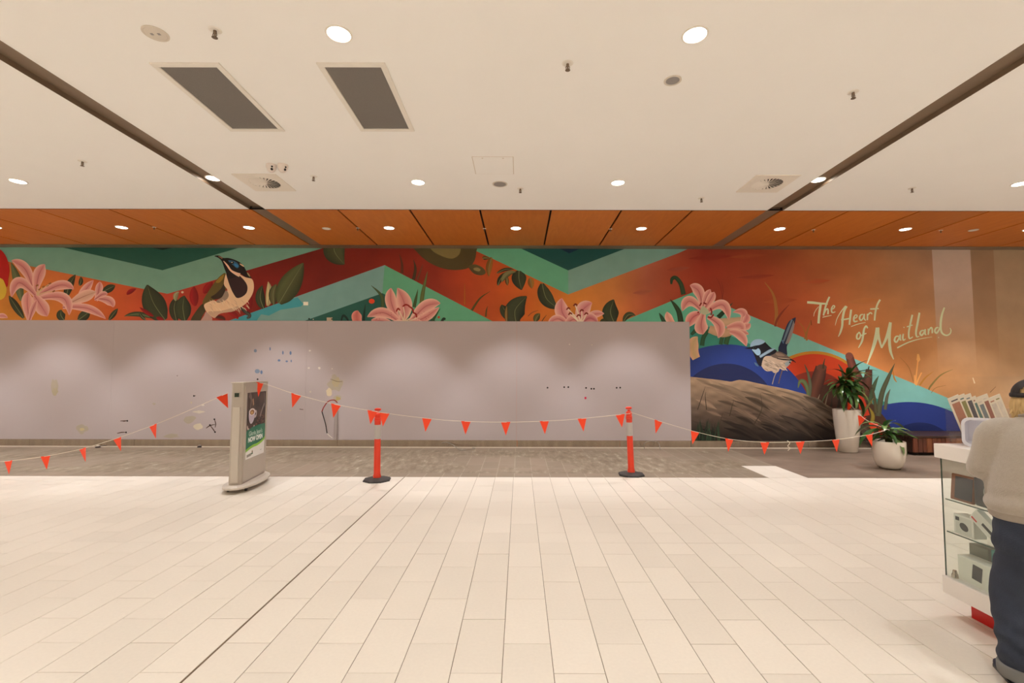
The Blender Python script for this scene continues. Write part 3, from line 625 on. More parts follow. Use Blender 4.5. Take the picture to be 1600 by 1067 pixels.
for i in range(40):
    a = random.uniform(150, 700); b = random.uniform(720, 880); q.ribbon([z1(a, b), z1(a+30, b+20), z1(a+50, b+55)], [0.1, 0.45, 0.1], random.choice(((226, 200, 170), (190, 158, 130))), None, 3)
done(q, 'painted_honeyeater')
q = P0()
LIFT[0] = BASE+0.004
q.lift = LIFT[0]
def Z2(l): return [(1150+a/9.7, 490+b/9.7) for a, b in l]
q.poly(Z2([(640, 560), (690, 400), (740, 250), (800, 120), (890, 60), (905, 80), (870, 230), (820, 400), (770, 500), (770, 640)]), (30, 38, 66), 3)
for pts, w, c in ((([(850, 90), (780, 260), (720, 420)]), [1.4, 2.0, 1.4], (100, 122, 140)), (([(880, 110), (830, 280), (760, 460)]), [1.0, 2.2, 1.6], (130, 130, 132)), (([(885, 150), (845, 300), (790, 450)]), [0.6, 1.2, 1.0], (150, 132, 130)), (([(700, 400), (720, 450)]), [1, 1], (84, 120, 160))): q.ribbon(Z2(pts), w, c, tuple(x*0.8 for x in c))
q.poly(Z2([(880, 110), (895, 100), (890, 130), (876, 135)]), (14, 14, 24))
q.ribbon(Z2([(610, 890), (580, 960), (550, 1070)]), [0.9, 0.6, 0.7], (150, 140, 130)); q.ribbon(Z2([(700, 860), (670, 960), (645, 1060)]), [0.9, 0.6, 0.7], (110, 90, 80))
q.poly(Z2([(360, 680), (500, 640), (640, 680), (830, 700), (820, 760), (770, 810), (750, 850), (720, 860), (670, 830), (640, 880), (580, 900), (540, 870), (460, 870), (390, 800)]), (186, 166, 148), 4)
for i in range(36):
    a = random.uniform(400, 720); b = random.uniform(700, 840); q.ribbon(Z2([(a, b), (a+40, b+14), (a+70, b+40)]), [0.1, 0.7, 0.1], random.choice(((212, 194, 176), (140, 122, 108), (160, 142, 126))), None, 3)
q.poly(Z2([(830, 700), (820, 760), (770, 800), (740, 750)]), (150, 164, 170), 3)
q.poly(Z2([(520, 600), (640, 570), (740, 610), (820, 670), (850, 700), (740, 690), (620, 680), (540, 650)]), (108, 92, 84), 4)
q.poly(Z2([(600, 600), (680, 600), (740, 640), (640, 640)]), (140, 118, 106), 4)
q.ribbon(Z2([(620, 680), (720, 695), (840, 700), (910, 742)]), [0.5, 1, 1.2, 0.3], (22, 22, 30)); q.ribbon(Z2([(640, 670), (740, 680), (820, 690)]), [0.4, 0.6, 0.4], (190, 170, 150)); q.poly(Z2([(800, 740), (840, 760), (820, 720)]), (30, 30, 40))
q.poly(Z2([(200, 515), (260, 480), (340, 470), (430, 430), (460, 450), (540, 525), (620, 560), (560, 620), (440, 650), (400, 720), (380, 800), (330, 760), (290, 660), (260, 590), (230, 540)]), (24, 24, 36), 3)
q.poly(Z2([(215, 500), (225, 450), (270, 400), (340, 385), (410, 400), (440, 430), (370, 470), (290, 485), (240, 500)]), (142, 178, 206), 4)
q.poly(Z2([(240, 540), (300, 545), (340, 525), (372, 570), (365, 620), (320, 630), (270, 580)]), (150, 186, 214), 4)
q.ribbon(Z2([(360, 655), (450, 600), (520, 560), (590, 530)]), [2, 2.2, 2.2, 0.6], (150, 176, 198), (120, 146, 176))
q.ribbon(Z2([(280, 740), (310, 770), (340, 800)]), [0.5, 1.6, 0.4], (80, 110, 140)); q.poly(Z2([(130, 528), (205, 505), (240, 530), (200, 536)]), (20, 20, 28)); q.disc(1150+278/9.7, 490+515/9.7, 2.2, 1.6, (60, 66, 70)); q.disc(1150+280/9.7, 490+515/9.7, 1.4, 1.1, (12, 12, 16))
done(q, 'painted_wren')

LIFT[0] = BASE
q = P0(); q.lift = 0.006
q.poly([(474, 471.5), (481.5, 471.5), (481.5, 477), (474, 477)], (226, 216, 200)); q.poly([(510.5, 496), (519.5, 496), (519.5, 501.5), (510.5, 501.5)], (176, 160, 136)); q.disc(518.5, 498.5, 1.1, 1.1, (20, 18, 18)); q.disc(483, 498, 1.3, 1.2, (16, 20, 20)); q.disc(489.5, 499, 0.8, 0.8, (200, 190, 176))
done(q, 'wall_plate')
LIFT[0] = BASE
# ---- lettering: The Heart of Maitland
def Z3(l): return [(1260+a/6.667, 460+b/6.667) for a, b in l]
LW = (196, 206, 172)
def word(name, strokes):
    q = P0()
    for pts, w in strokes:
        q.ribbon(Z3(pts), [x/6.667 for x in (w if isinstance(w, (list, tuple)) else [w]*len(pts))], LW, LW, 6)
    o = done(q, 'painted_lettering'); o['label'] = 'pale green hand-painted word %s' % name
word('The', [([(8, 82), (70, 86), (140, 94), (222, 98)], [12, 13, 11, 8]), ([(150, 96), (142, 150), (132, 220), (126, 302)], [12, 13, 12, 12]), ([(128, 126), (100, 160), (82, 195), (76, 228)], [2, 3, 3, 2]), ([(240, 24), (212, 90), (190, 160), (178, 220)], [9, 10, 9, 9]), ([(188, 196), (204, 160), (220, 150), (226, 170), (224, 206)], [6, 7, 7, 8, 9]), ([(258, 160), (286, 142), (294, 122), (278, 118), (262, 148), (264, 182), (280, 188), (302, 180)], [5, 6, 6, 6, 8, 8, 6, 4]), ([(168, 238), (210, 228), (262, 218)], [4, 4, 3])])
word('Heart', [([(420, 122), (394, 170), (378, 250), (372, 330), (352, 400), (332, 440)], [11, 12, 12, 11, 9, 3]), ([(408, 120), (360, 180), (320, 250), (300, 322)], [7, 5, 4, 2]), ([(466, 158), (458, 220), (448, 316)], [10, 11, 9]), ([(362, 264), (410, 258), (456, 248)], [8, 8, 7]), ([(490, 256), (524, 236), (528, 218), (508, 216), (494, 246), (500, 282), (534, 276)], [5, 6, 6, 6, 9, 9, 5]), ([(592, 208), (566, 214), (554, 246), (568, 270), (590, 246), (604, 204), (602, 250), (620, 272)], [5, 7, 9, 8, 6, 6, 8, 5]), ([(634, 200), (636, 240), (634, 268)], [6, 8, 8]), ([(636, 224), (656, 196), (674, 192), (684, 206)], [5, 7, 7, 6]), ([(768, 54), (738, 110), (718, 190), (710, 272)], [10, 10, 10, 8]), ([(664, 152), (710, 150), (754, 146)], [7, 8, 6]), ([(466, 334), (540, 308), (616, 292)], [4, 4, 3])])
word('of', [([(546, 398), (528, 420), (526, 456), (548, 462), (564, 428), (552, 396), (542, 400)], [6, 9, 9, 8, 8, 7, 6]), ([(638, 352), (622, 330), (602, 360), (592, 420), (578, 490), (542, 556)], [8, 9, 10, 11, 10, 4]), ([(556, 436), (590, 418), (626, 404)], [5, 7, 5])])
word('Maitland', [([(742, 346), (730, 430), (690, 570), (632, 726)], [20, 22, 15, 6]), ([(742, 344), (752, 440), (784, 556)], [16, 14, 8]), ([(782, 558), (838, 440), (876, 290)], [8, 15, 15]), ([(876, 292), (864, 440), (874, 580), (908, 676)], [14, 15, 14, 5]),
    ([(962, 436), (932, 440), (918, 478), (938, 496), (962, 460), (978, 420), (976, 468), (990, 476)], [6, 8, 10, 9, 8, 8, 9, 5]), ([(1010, 410), (1004, 450), (1012, 476), (1034, 462)], [7, 9, 8, 4]), ([(1012, 346), (1020, 340)], [6, 6]), ([(1104, 212), (1084, 300), (1066, 400), (1074, 458), (1110, 440)], [9, 10, 9, 8, 4]), ([(1046, 338), (1106, 318)], [6, 6]), ([(1178, 190), (1160, 290), (1142, 390), (1150, 440), (1176, 434)], [10, 11, 10, 8, 4]),
    ([(1226, 374), (1196, 380), (1184, 408), (1202, 426), (1224, 396), (1238, 364), (1236, 410), (1250, 420)], [6, 8, 10, 9, 7, 7, 9, 5]), ([(1268, 356), (1272, 390), (1268, 420)], [7, 9, 8]), ([(1270, 390), (1292, 350), (1308, 352), (1312, 404)], [5, 8, 8, 8]), ([(1376, 344), (1350, 350), (1338, 382), (1356, 402), (1380, 370), (1394, 330)], [6, 8, 10, 9, 8, 6]), ([(1438, 136), (1410, 220), (1398, 320), (1410, 396), (1456, 426), (1496, 408), (1506, 372), (1494, 348)], [8, 11, 12, 10, 8, 7, 6, 3]), ([(946, 556), (1060, 500), (1180, 464), (1310, 442)], [7, 6, 4, 2]), ([(1374, 450), (1380, 446)], [6, 6])])

# ---- the grey lining board over the lower left of the wall
def bz(px, py): return on_y(px, py, WY-0.02)
BX1 = bz(1079, 600).x; BZ1 = on_y(600, 501.5, WY-0.02).z
M_grey = mat('grey_board', (193, 183, 185), 0.75, var=0.035, vscale=0.8, spec=0.25)
seam = bz(807, 600).x
prev = XL; 
for b in (-9.4, seam-4.85, seam, BX1):
    obj('lining_board', bbox(prev+0.0012, b-0.0012, WY-0.02, WY-0.001, BT+0.002, BZ1, 0.0006), M_grey, wall_back); prev = b
def bp(u, v, lift): return on_y(u, v, WY-0.0205-lift)
def marks(name, fn):
    q = Paint(bp, 1.02); q.lift = 0.0002; fn(q); return q.build(name, M_paint, wall_back)
def blob(q, x, y, rx, ry, c, n=12, j=0.3, seed=0):
    r = random.Random(seed+int(x*7+y)); q.poly([(x+rx*(1+r.uniform(-j, j))*math.cos(2*math.pi*i/n), y+ry*(1+r.uniform(-j, j))*math.sin(2*math.pi*i/n)) for i in range(n)], c, 3)
def f_(q):
    GR = (184, 175, 158)
    for a in ((85, 604, 5, 12), (129, 670, 8.5, 7), (296, 655, 10, 6), (268, 681, 12, 3), (524, 600, 11, 13), (527, 622, 6, 4), (241, 631, 3, 1.5)): blob(q, *a, GR)
    for a in ((128, 671, 4, 2.5, (204, 192, 150)), (525, 598, 6, 8, (190, 178, 146)), (528, 623, 4, 3, (184, 168, 112)), (86, 612, 4, 6, (184, 174, 148))): blob(q, *a)
    for a in ((311, 643.5, 9, 2, (216, 208, 192)), (309.5, 666, 6.5, 5, (220, 212, 190)), (317, 633, 2.5, 1.5, (220, 214, 204)), (299, 629, 1.5, 1.5, (206, 196, 168)), (514, 613, 4.5, 6.5, (222, 208, 178)), (484, 548, 1.6, 1.4, (226, 222, 214)), (482.5, 575, 1.8, 1.4, (220, 214, 206)), (499, 575, 2, 2, (228, 222, 214)), (519, 576, 1, 1, (220, 214, 206)), (485, 612, 1.6, 1.4, (208, 200, 186)), (438, 641, 1.6, 1.2, (206, 196, 170)), (890, 538, 1, 1, (224, 218, 210)), (925, 539, 1, 1, (210, 204, 190))): blob(q, *a, j=0.2)
marks('plaster_patch', f_)
def f_(q):
    for x, y, rx, ry in ((399, 548, 2.4, 2.6), (422, 545, 1, 2.8), (442, 551, 1.2, 3), (454, 551.5, 1.6, 3), (436, 563, 2.2, 1.8), (448, 564.5, 2, 1.4), (455, 564, 1, 2), (401.5, 580, 1, 2.4), (408.5, 581.5, 1.8, 3), (402, 580, 4, 3.4)): q.disc(x, y, rx, ry, (132, 148, 172) if rx > 2.3 else (108, 130, 168))
    q.disc(914.8, 621.8, 1.6, 2, (214, 52, 84))
    q.ribbon([(516, 592), (527, 596), (535, 596)], [0.3, 0.4, 0.3], (120, 104, 86)); q.ribbon([(190, 657.5), (194, 658), (199, 657)], [0.4, 0.8, 0.6], (86, 66, 54))
    for pts in ([(188, 657.8), (196, 657.4), (199, 657.6)], [(183, 677), (190, 675.5), (197, 675.3)], [(322, 669), (328, 665), (336, 663)], [(328, 664), (334, 672), (336, 675)], [(335, 655), (337, 662), (336, 668)], [(302, 619), (306, 618)], [(276, 587), (278, 587)], [(468, 639), (474, 640)]): q.ribbon(pts, [0.5]+[0.8]*(len(pts)-2)+[0.4], (84, 62, 50))
    for x, y in ((199, 657.5), (197, 675.5), (328, 664), (336, 675), (335, 655), (303, 618.5), (855.5, 605.7), (881.6, 604.8), (888, 604.8), (915.7, 606), (924, 607.4), (928, 607.4), (963.5, 605.8), (969, 605.6), (402.5, 592.5)): q.disc(x, y, 1.4, 1.3, (26, 20, 18))
marks('screw_hole', f_)
# ================================================================== ceiling fixtures
M_trim = mat('lamp_trim', (236, 230, 220), 0.45)
M_lamp = mat('lamp_diffuser', (255, 244, 226), 0.5, emit=14.0, var=0.0)
M_fix = mat('fixture_white', (214, 204, 190), 0.5, var=0.03)
M_spk = mat('speaker_mesh', (150, 144, 140), 0.7, var=0.1, vscale=120)
M_grille = mat('return_mesh', (122, 116, 110), 0.7, var=0.25, vscale=160, bump=0.3, bscale=300)
M_brass = mat('sprinkler_metal', (128, 112, 96), 0.35, metal=0.8)
M_lens = mat('dark_lens', (24, 20, 22), 0.15)
R_L = 0.093
bmt = lathe([(R_L, 0.0), (R_L, -0.003), (R_L+0.004, -0.009), (R_L+0.016, -0.007), (R_L+0.019, 0.0)], 40)
me_trim = bpy.data.meshes.new('trim'); bmt.to_mesh(me_trim); bmt.free(); me_trim.materials.append(M_trim)
bmt = lathe([(0, -0.004), (R_L*0.6, -0.0045), (R_L, -0.002)], 40); me_diff = bpy.data.meshes.new('diffuser'); bmt.to_mesh(me_diff); bmt.free(); me_diff.materials.append(M_lamp)
def spot_data(name, watts, deg, blend):
    l = bpy.data.lights.new(name, 'SPOT'); l.energy = watts; l.color = LAMP_COL; l.spot_size = math.radians(deg); l.spot_blend = blend; l.shadow_soft_size = 0.07; return l
L_CEIL = spot_data('ceiling_lamp', CEIL_W, 90, 0.7); L_SOF = spot_data('soffit_lamp', SOFFIT_W, 77, 0.42)
def downlight(x, y, z, label, data, group):
    t = thing('downlight', label, 'ceiling light', (x, y, z), 0, group)
    obj('trim', me_trim, None, t); obj('diffuser', me_diff, None, t)
    l = bpy.data.objects.new('lamp', data); COL.objects.link(l); l.parent = t; l.location = (0, 0, -0.02)
G1, G2 = 'recessed downlights in the white ceiling', 'recessed downlights in the timber border'
Y1 = on_z(803, 53.5, ZC).y; Y2 = on_z(804, 285, ZC).y
cols = [-7.65, -4.68, -1.555, 1.49, 4.54, 7.62]
txt = ['glowing round downlight at the far left, left of the left bronze slot', 'glowing round downlight set inside the left bronze ceiling slot', 'glowing round downlight left of the square access hatch', 'glowing round downlight right of the square access hatch', 'glowing round downlight set inside the right bronze ceiling slot', 'glowing round downlight at the far right, right of the right bronze slot']
for x, s in zip(cols, txt): downlight(x, Y2, ZC+(RD if abs(abs(x)-4.6) < 0.2 else 0), s, L_CEIL, G1)
downlight(-1.55, Y1, ZC, 'large near downlight above the two dark air grilles, left of the pair', L_CEIL, G1)
downlight(1.49, Y1, ZC, 'large near downlight above the round speaker, right of the pair', L_CEIL, G1)
for x in (-16.0, -13.7, -10.7, -7.65, -4.68, 4.54, 7.62, 10.7, 13.7, 16.0): downlight(x, Y1, ZC+(RD if abs(abs(x)-4.6) < 0.2 else 0), 'round ceiling downlight outside the frame of the photo', L_CEIL, G1)
for x in (-16.0, -13.7, -10.7, 10.7, 13.7, 16.0): downlight(x, Y2, ZC, 'round ceiling downlight outside the frame of the photo', L_CEIL, G1)
for k in (1, 2, 3, 4, 5):
    for x in [-16.0, -13.7, -10.7]+cols+[10.7, 13.7, 16.0]: downlight(x, Y1-k*3.15, ZC+(RD if abs(abs(x)-4.6) < 0.2 else 0), 'round ceiling downlight outside the frame of the photo', L_CEIL, G1)
YS = on_z(806, 356.5, ZC).y
sx_ = [on_z(p_, 356, ZC).x for p_ in (-3, 193, 390, 608, 806, 1003, 1221, 1420)]
ordn = ['at the left edge of the photo', 'second from the left', 'just left of the left bronze strip', 'just right of the left bronze strip', 'in the middle of the row', 'just left of the right bronze strip', 'just right of the right bronze strip', 'furthest right of the row']
for x, s in zip(sx_, ordn): downlight(x, YS, ZC, 'small downlight in the orange timber border, '+s, L_SOF, G2)
for x in (sx_[0]-5, sx_[0]-2.5, sx_[-1]+2.5, sx_[-1]+5): downlight(x, YS, ZC, 'small timber border downlight outside the frame of the photo', L_SOF, G2)
# return air grilles
for px, lb in (((235, 345, 443, 359), 'long dark ceiling air grille with a white frame, left of two'), ((494, 604, 646, 564), 'long dark ceiling air grille with a white frame, right of two')):
    a, b = on_z(px[0], 97, ZC), on_z(px[1], 97, ZC); c, d_ = on_z(px[2], 204, ZC), on_z(px[3], 204, ZC)
    x0, x1 = (a.x+d_.x)/2, (b.x+c.x)/2; y0, y1 = a.y, c.y
    t = thing('air_grille', lb, 'air vent', ((x0+x1)/2, (y0+y1)/2, ZC), 0, 'return air grilles'); hw, hl = (x1-x0)/2, (y1-y0)/2; f = 0.055
    for q_ in ((-hw, hw, -hl, -hl+f), (-hw, hw, hl-f, hl), (-hw, -hw+f, -hl+f, hl-f), (hw-f, hw, -hl+f, hl-f)): obj('frame_bar', bbox(*q_, -0.016, 0.0, 0.003), M_trim, t)
    obj('mesh_panel', bbox(-hw+f, hw-f, -hl+f, hl-f, -0.005, 0.0), M_grille, t)
# swirl diffusers
M_swirl = mat('diffuser_plate', (238, 230, 218), 0.5, var=0.03)
def swirl(px, lb):
    a, b, c, d_ = [on_z(x, y, ZC) for x, y in px]
    hw = ((b.x-a.x)+(c.x-d_.x))/4; cx = (a.x+b.x+c.x+d_.x)/4; hl = (c.y-a.y)/2; cy = (a.y+c.y)/2
    t = thing('swirl_diffuser', lb, 'air vent', (cx, cy, ZC), 0, 'square swirl air diffusers')
    R_ = min(hw, hl)*0.66; n = 48
    bm = bmesh.new(); ring = [bm.verts.new((R_*math.cos(2*math.pi*i/n), R_*math.sin(2*math.pi*i/n), -0.01)) for i in range(n)]
    def sq(th):
        c_, s_ = math.cos(th), math.sin(th); k = 1/max(abs(c_)/hw, abs(s_)/hl); return (c_*k, s_*k, -0.01)
    outer = [bm.verts.new(sq(2*math.pi*i/n)) for i in range(n)]; low = [bm.verts.new((v.co.x, v.co.y, 0)) for v in outer]; inr = [bm.verts.new((v.co.x, v.co.y, 0.0)) for v in ring]
    for i in range(n):
        j = (i+1) % n; bm.faces.new((ring[i], ring[j], outer[j], outer[i])); bm.faces.new((outer[i], outer[j], low[j], low[i])); bm.faces.new((ring[j], ring[i], inr[i], inr[j]))
    obj('face_plate', bm, M_swirl, t)
    obj('throat', lathe([(0, -0.001), (R_, -0.001)], 40), M_dark, t)
    obj('hub', lathe([(0, -0.014), (R_*0.14, -0.013), (R_*0.18, -0.002)], 24), M_swirl, t)
    bm = bmesh.new(); z0, z1 = -0.002, -0.0115
    bw = R_*0.10
    v = [bm.verts.new(q_) for q_ in ((R_*0.14, -0.006, z1), (R_, -bw*0.9, z1), (R_, bw*0.75, z0), (R_*0.14, 0.012, z0))]; bm.faces.new(v)
    v2 = [bm.verts.new((q_.co.x, q_.co.y, q_.co.z+0.0015)) for q_ in v]; bm.faces.new(v2[::-1])
    for i in range(4): bm.faces.new((v[i], v2[i], v2[(i+1) % 4], v[(i+1) % 4]))
    first = obj('vane', bm, M_swirl, t)
    for i in range(1, 24): o = obj('vane', first.data, None, t); o.rotation_euler = (0, 0, 2*math.pi*i/24)
swirl(((362, 271), (431, 271), (462, 298), (399, 298)), 'square swirl air diffuser beside the left bronze slot')
swirl(((1181, 273), (1251, 273), (1215, 300), (1150, 300)), 'square swirl air diffuser beside the right bronze slot')
# access hatch
a, b, c, d_ = [on_z(x, y, ZC) for x, y in ((737, 244.5), (803, 244.5), (803, 272), (742, 272))]
t = thing('access_hatch', 'square flush access hatch in the middle of the white ceiling', 'hatch', ((a.x+c.x)/2, (a.y+c.y)/2, ZC)); hw, hl = (c.x-a.x)/2, (c.y-a.y)/2
obj('shadow_gap', bbox(-hw, hw, -hl, hl, -0.0012, 0), mat('hatch_gap', (206, 192, 174), 0.8), t); obj('panel', bbox(-hw+0.008, hw-0.008, -hl+0.008, hl-0.008, -0.004, -0.0005, 0.001), M_white, t)
for s in (-0.5, 0.5): obj('latch', lathe([(0, -0.006), (0.012, -0.006), (0.012, -0.003)], 12), M_fix, t, (s*hw, -hl+0.04, 0))
# flat round speakers
def speaker(px, py, r, lb, m):
    q_ = on_z(px, py, ZC); t = thing('ceiling_speaker', lb, 'speaker', (q_.x, q_.y, ZC), 0, 'round ceiling speakers')
    obj('rim', lathe([(r, 0), (r, -0.006), (r-0.012, -0.009), (r-0.02, -0.005)], 32), M_fix, t); obj('mesh', lathe([(0, -0.008), (r-0.03, -0.007), (r-0.015, -0.004)], 32), m, t); return t
speaker(1051, 125.5, 0.085, 'grey round ceiling speaker below the right near downlight', M_spk)
speaker(781, 287.5, 0.115, 'grey round ceiling speaker beside the square access hatch', M_spk)
t = speaker(243, 52, 0.10, 'off-white round ceiling plate beside the near left sprinkler', M_fix)
for s in (-0.03, 0.03): obj('vent', bbox(s-0.012, s+0.012, -0.012, 0.012, -0.011, -0.006, 0.002), M_spk, t)
speaker(510, 357, 0.085, 'pale round plate in the timber border right of the left bronze strip', M_trim)
speaker(1521, 359.5, 0.085, 'pale round plate in the timber border at the far right', M_trim)
# sprinklers
def sprinkler(px, py, lb, k=1.0):
    q_ = on_z(px, py, ZC); t = thing('sprinkler', lb, 'sprinkler', (q_.x, q_.y, ZC), 0, 'fire sprinklers in the ceiling')
    obj('flange', lathe([(0, -0.006*k), (0.034*k, -0.005*k), (0.042*k, 0)], 20), M_trim, t)
    obj('body', lathe([(0.011*k, -0.004*k), (0.011*k, -0.022*k), (0.006*k, -0.03*k), (0.005*k, -0.045*k), (0, -0.046*k)], 12), M_brass, t)
    bm = bmesh.new()
    for s in (-1, 1): tube(bm, [(s*0.01*k, 0, -0.02*k), (s*0.014*k, 0, -0.035*k), (s*0.004*k, 0, -0.052*k)], 0.003*k, 6)
    obj('yoke', bm, M_brass, t); obj('deflector', lathe([(0, -0.056*k), (0.019*k, -0.054*k), (0.019*k, -0.052*k), (0, -0.051*k)], 14), M_brass, t)
for px, py, s in ((336, 47, 'beside the off-white round plate, nearest left'), (887, 99, 'between the two near downlights'), (1333, 144, 'in the right part near the right bronze slot'), (129, 252, 'at the far left beyond the left bronze slot'), (490, 275.5, 'right of the left swirl diffuser'), (813, 294.5, 'beside the hatch speaker'), (1096, 309.5, 'close to the timber edge left of the right swirl diffuser'), (1425, 294, 'right of the right bronze slot')): sprinkler(px, py, 'small metal fire sprinkler '+s, 1.25)
for px, s in ((241, 'in the second joint from the left'), (559, 'just right of the left pale plate'), (757, 'left of the middle lamp'), (954, 'right of the middle lamp'), (1271, 'right of the right bronze strip'), (1470, 'near the right pale plate')): sprinkler(px, 355+(px-241)/250, 'tiny timber border sprinkler '+s, 0.9)
# twin dome cameras
for px, s in ((424, 'left'), (442, 'right')):
    q_ = on_z(px, 257.5, ZC); t = thing('dome_camera', 'small white dome camera above the left swirl diffuser, %s of a pair' % s, 'camera', (q_.x, q_.y, ZC), 0, 'twin dome cameras')
    smooth(obj('housing', lathe([(0.068, 0), (0.07, -0.02), (0.066, -0.05), (0.05, -0.085), (0.028, -0.105), (0, -0.112)], 24), mat('dome_white', (226, 214, 206), 0.35), t))
    a_ = 0.5 if s == 'right' else 0.95
    for dz, r in ((-0.045, 0.014), (-0.078, 0.017)): 
        bm = bmesh.new(); bmesh.ops.create_uvsphere(bm, u_segments=12, v_segments=8, radius=r); rr_ = 0.06 if dz > -0.06 else 0.05
        obj('lens', bm, M_lens, t, (rr_*math.cos(-a_), rr_*math.sin(-a_), dz))
# ================================================================== barrier: bollards and bunting
M_or = mat('orange_plastic', (232, 62, 34), 0.4, var=0.06, vscale=12)
M_ref = mat('reflective_band', (186, 180, 176), 0.3, var=0.05)
M_rub = mat('black_rubber', (62, 58, 56), 0.75, var=0.15, vscale=30, bump=0.2)
M_flag = mat('flag_vinyl', (255, 72, 28), 0.45, var=0.03)
M_str = mat('white_string', (226, 214, 196), 0.8)
def bollard(px, py, lb, tilt, rz):
    c = on_z(px, py, 0); t = thing('bollard', lb, 'bollard', (c.x, c.y, 0), rz, 'orange barrier bollards')
    bm = bmesh.new(); n = 8; prof = [(0.222, 0.0), (0.225, 0.012), (0.212, 0.03), (0.1, 0.048), (0.07, 0.05), (0, 0.05)]; rings = []
    for r, z in prof: rings.append([bm.verts.new((r*math.cos(2*math.pi*(i+.5)/n)*1.0, r*math.sin(2*math.pi*(i+.5)/n), z)) for i in range(n)] if r else [bm.verts.new((0, 0, z))])
    bm.faces.new(rings[0][::-1])
    for a, b in zip(rings[:-1], rings[1:]):
        for i in range(n):
            if len(b) == 1: bm.faces.new((a[i], a[(i+1) % n], b[0]))
            else: bm.faces.new((a[i], a[(i+1) % n], b[(i+1) % n], b[i]))
    obj('base', bm, M_rub, t)
    rot = (0, tilt, 0)
    smooth(obj('post', lathe([(0, 0.045), (0.062, 0.045), (0.06, 0.09), (0.052, 0.11), (0.05, 0.96), (0.053, 0.965), (0.053, 0.99), (0.046, 1.0), (0.049, 1.01), (0.049, 1.055), (0.04, 1.068), (0.03, 1.075), (0, 1.08)], 28), M_or, t, None, rot))
    smooth(obj('reflective_sleeve', lathe([(0.0505, 0.66), (0.0525, 0.66), (0.0525, 0.885), (0.0505, 0.885)], 28), M_ref, t, None, rot))
    obj('ridge', lathe([(0.05, 0.945), (0.057, 0.948), (0.057, 0.958), (0.05, 0.961)], 28), M_or, t, None, rot)
    bm = bmesh.new(); tube(bm, [(0, 0, 1.07), (0, 0, 1.105)], 0.022, 12); tube(bm, cr([(-0.045, 0, 1.115), (-0.03, 0, 1.128), (0, 0, 1.13), (0.03, 0, 1.128), (0.045, 0, 1.115)], 3), [0.016, .018, .02, .021, .022, .022, .022, .022, .022, .021, .02, .018, .016][:13], 10)
    smooth(obj('grab_handle', bm, M_or, t, None, rot)); return t, c
B1, c1 = bollard(589, 750.5, 'orange and white bollard on black base, nearer the poster stand', -0.006, 0.15)
B2, c2 = bollard(986.5, 742, 'orange and white bollard on black base, nearer the potted plants', -0.03, -0.1)
# bunting: string through 3-D points, flags at fractions of its length
bmf = bmesh.new(); fv = [(-0.078, 0, 0.004), (0.078, 0, 0.004), (0.006, 0.004, -0.215)]
a_ = [bmf.verts.new((x, y-0.0008, z)) for x, y, z in fv]; b_ = [bmf.verts.new((x, y+0.0008, z)) for x, y, z in fv]
bmf.faces.new(a_); bmf.faces.new(b_[::-1])
for i in range(3): bmf.faces.new((a_[i], b_[i], b_[(i+1) % 3], a_[(i+1) % 3]))
me_flag = bpy.data.meshes.new('flag'); bmesh.ops.recalc_face_normals(bmf, faces=bmf.faces); bmf.to_mesh(me_flag); bmf.free(); me_flag.materials.append(M_flag)
def bunting(lb, pts, flags, twist=None, n=10):
    t = thing('bunting', lb, 'bunting', tuple(pts[0]), 0, 'strings of orange pennant bunting'); o0 = Vector(pts[0])
    Q = [Vector(q_) for q_ in cr([tuple(q_) for q_ in pts], n)]
    bm = bmesh.new(); tube(bm, [q_-o0 for q_ in Q], 0.0042, 6); obj('string', bm, M_str, t)
    for k, fx in enumerate(flags):
        # fx: photo x at which the flag hangs; find the string point that projects there
        best = min(range(len(Q)-1), key=lambda i: abs((project(Q[i])[0]+project(Q[i+1])[0])/2-fx)); a, b = Q[best], Q[best+1]
        pa, pb = project(a)[0], project(b)[0]; s = 0.5 if abs(pb-pa) < 1e-3 else max(0, min(1, (fx-pa)/(pb-pa))); pos = a.lerp(b, s); d = (b-a).normalized()
        if d.x < 0 and abs(d.x) > 0.1: d = -d
        tw = (twist or {}).get(k, random.uniform(-0.18, 0.18))
        o = obj('flag', me_flag, None, t); o.location = pos-o0; o.rotation_euler = (random.uniform(-0.08, 0.08), -math.atan2(d.z, math.hypot(d.x, d.y)), math.atan2(d.y, d.x)+tw)
    return t
def dep(px, py, y): return on_y(px, py, y)
STY = 7.25
bunting('orange bunting at the left, rising to the poster stand', [Vector((XL+0.01, 8.0, 0.9)), dep(-330, 726, 7.95), dep(-160, 731, 7.9), dep(0, 721.5, 7.8), dep(120, 703, 7.65), dep(240, 664, 7.45), dep(357, 613.5, 7.2)], [-110, -50, 13, 71, 129, 183, 239, 347], {7: 0.9})
bunting('orange bunting between the poster stand and the left bollard', [dep(375, 602, 7.0), dep(406, 598, 7.4), dep(462, 616, 7.5), dep(525, 632, 7.55), dep(591, 643.5, 7.56)], [406, 463, 525, 582], {0: 0.5, 3: 0.3})
bunting('long orange bunting between the two bollards', [dep(589, 643.5, 7.56), dep(640, 650.5, 7.62), dep(710, 657.5, 7.72), dep(790, 659.5, 7.8), dep(870, 657, 7.88), dep(930, 652, 7.92), dep(985, 646, 7.93)], [601, 667, 728, 790, 850.5, 909.5, 969])
bunting('orange bunting from the right bollard to the small potted plant', [dep(985, 644, 7.93), dep(1030, 658, 8.0), dep(1085, 674, 8.05), dep(1140, 686, 8.1), dep(1195, 691, 8.15), dep(1250, 690, 8.22), dep(1305, 687, 8.3), dep(1358, 679, 8.35), dep(1386, 671, 8.4)], [1029, 1086, 1139.5, 1195, 1250, 1306, 1358])
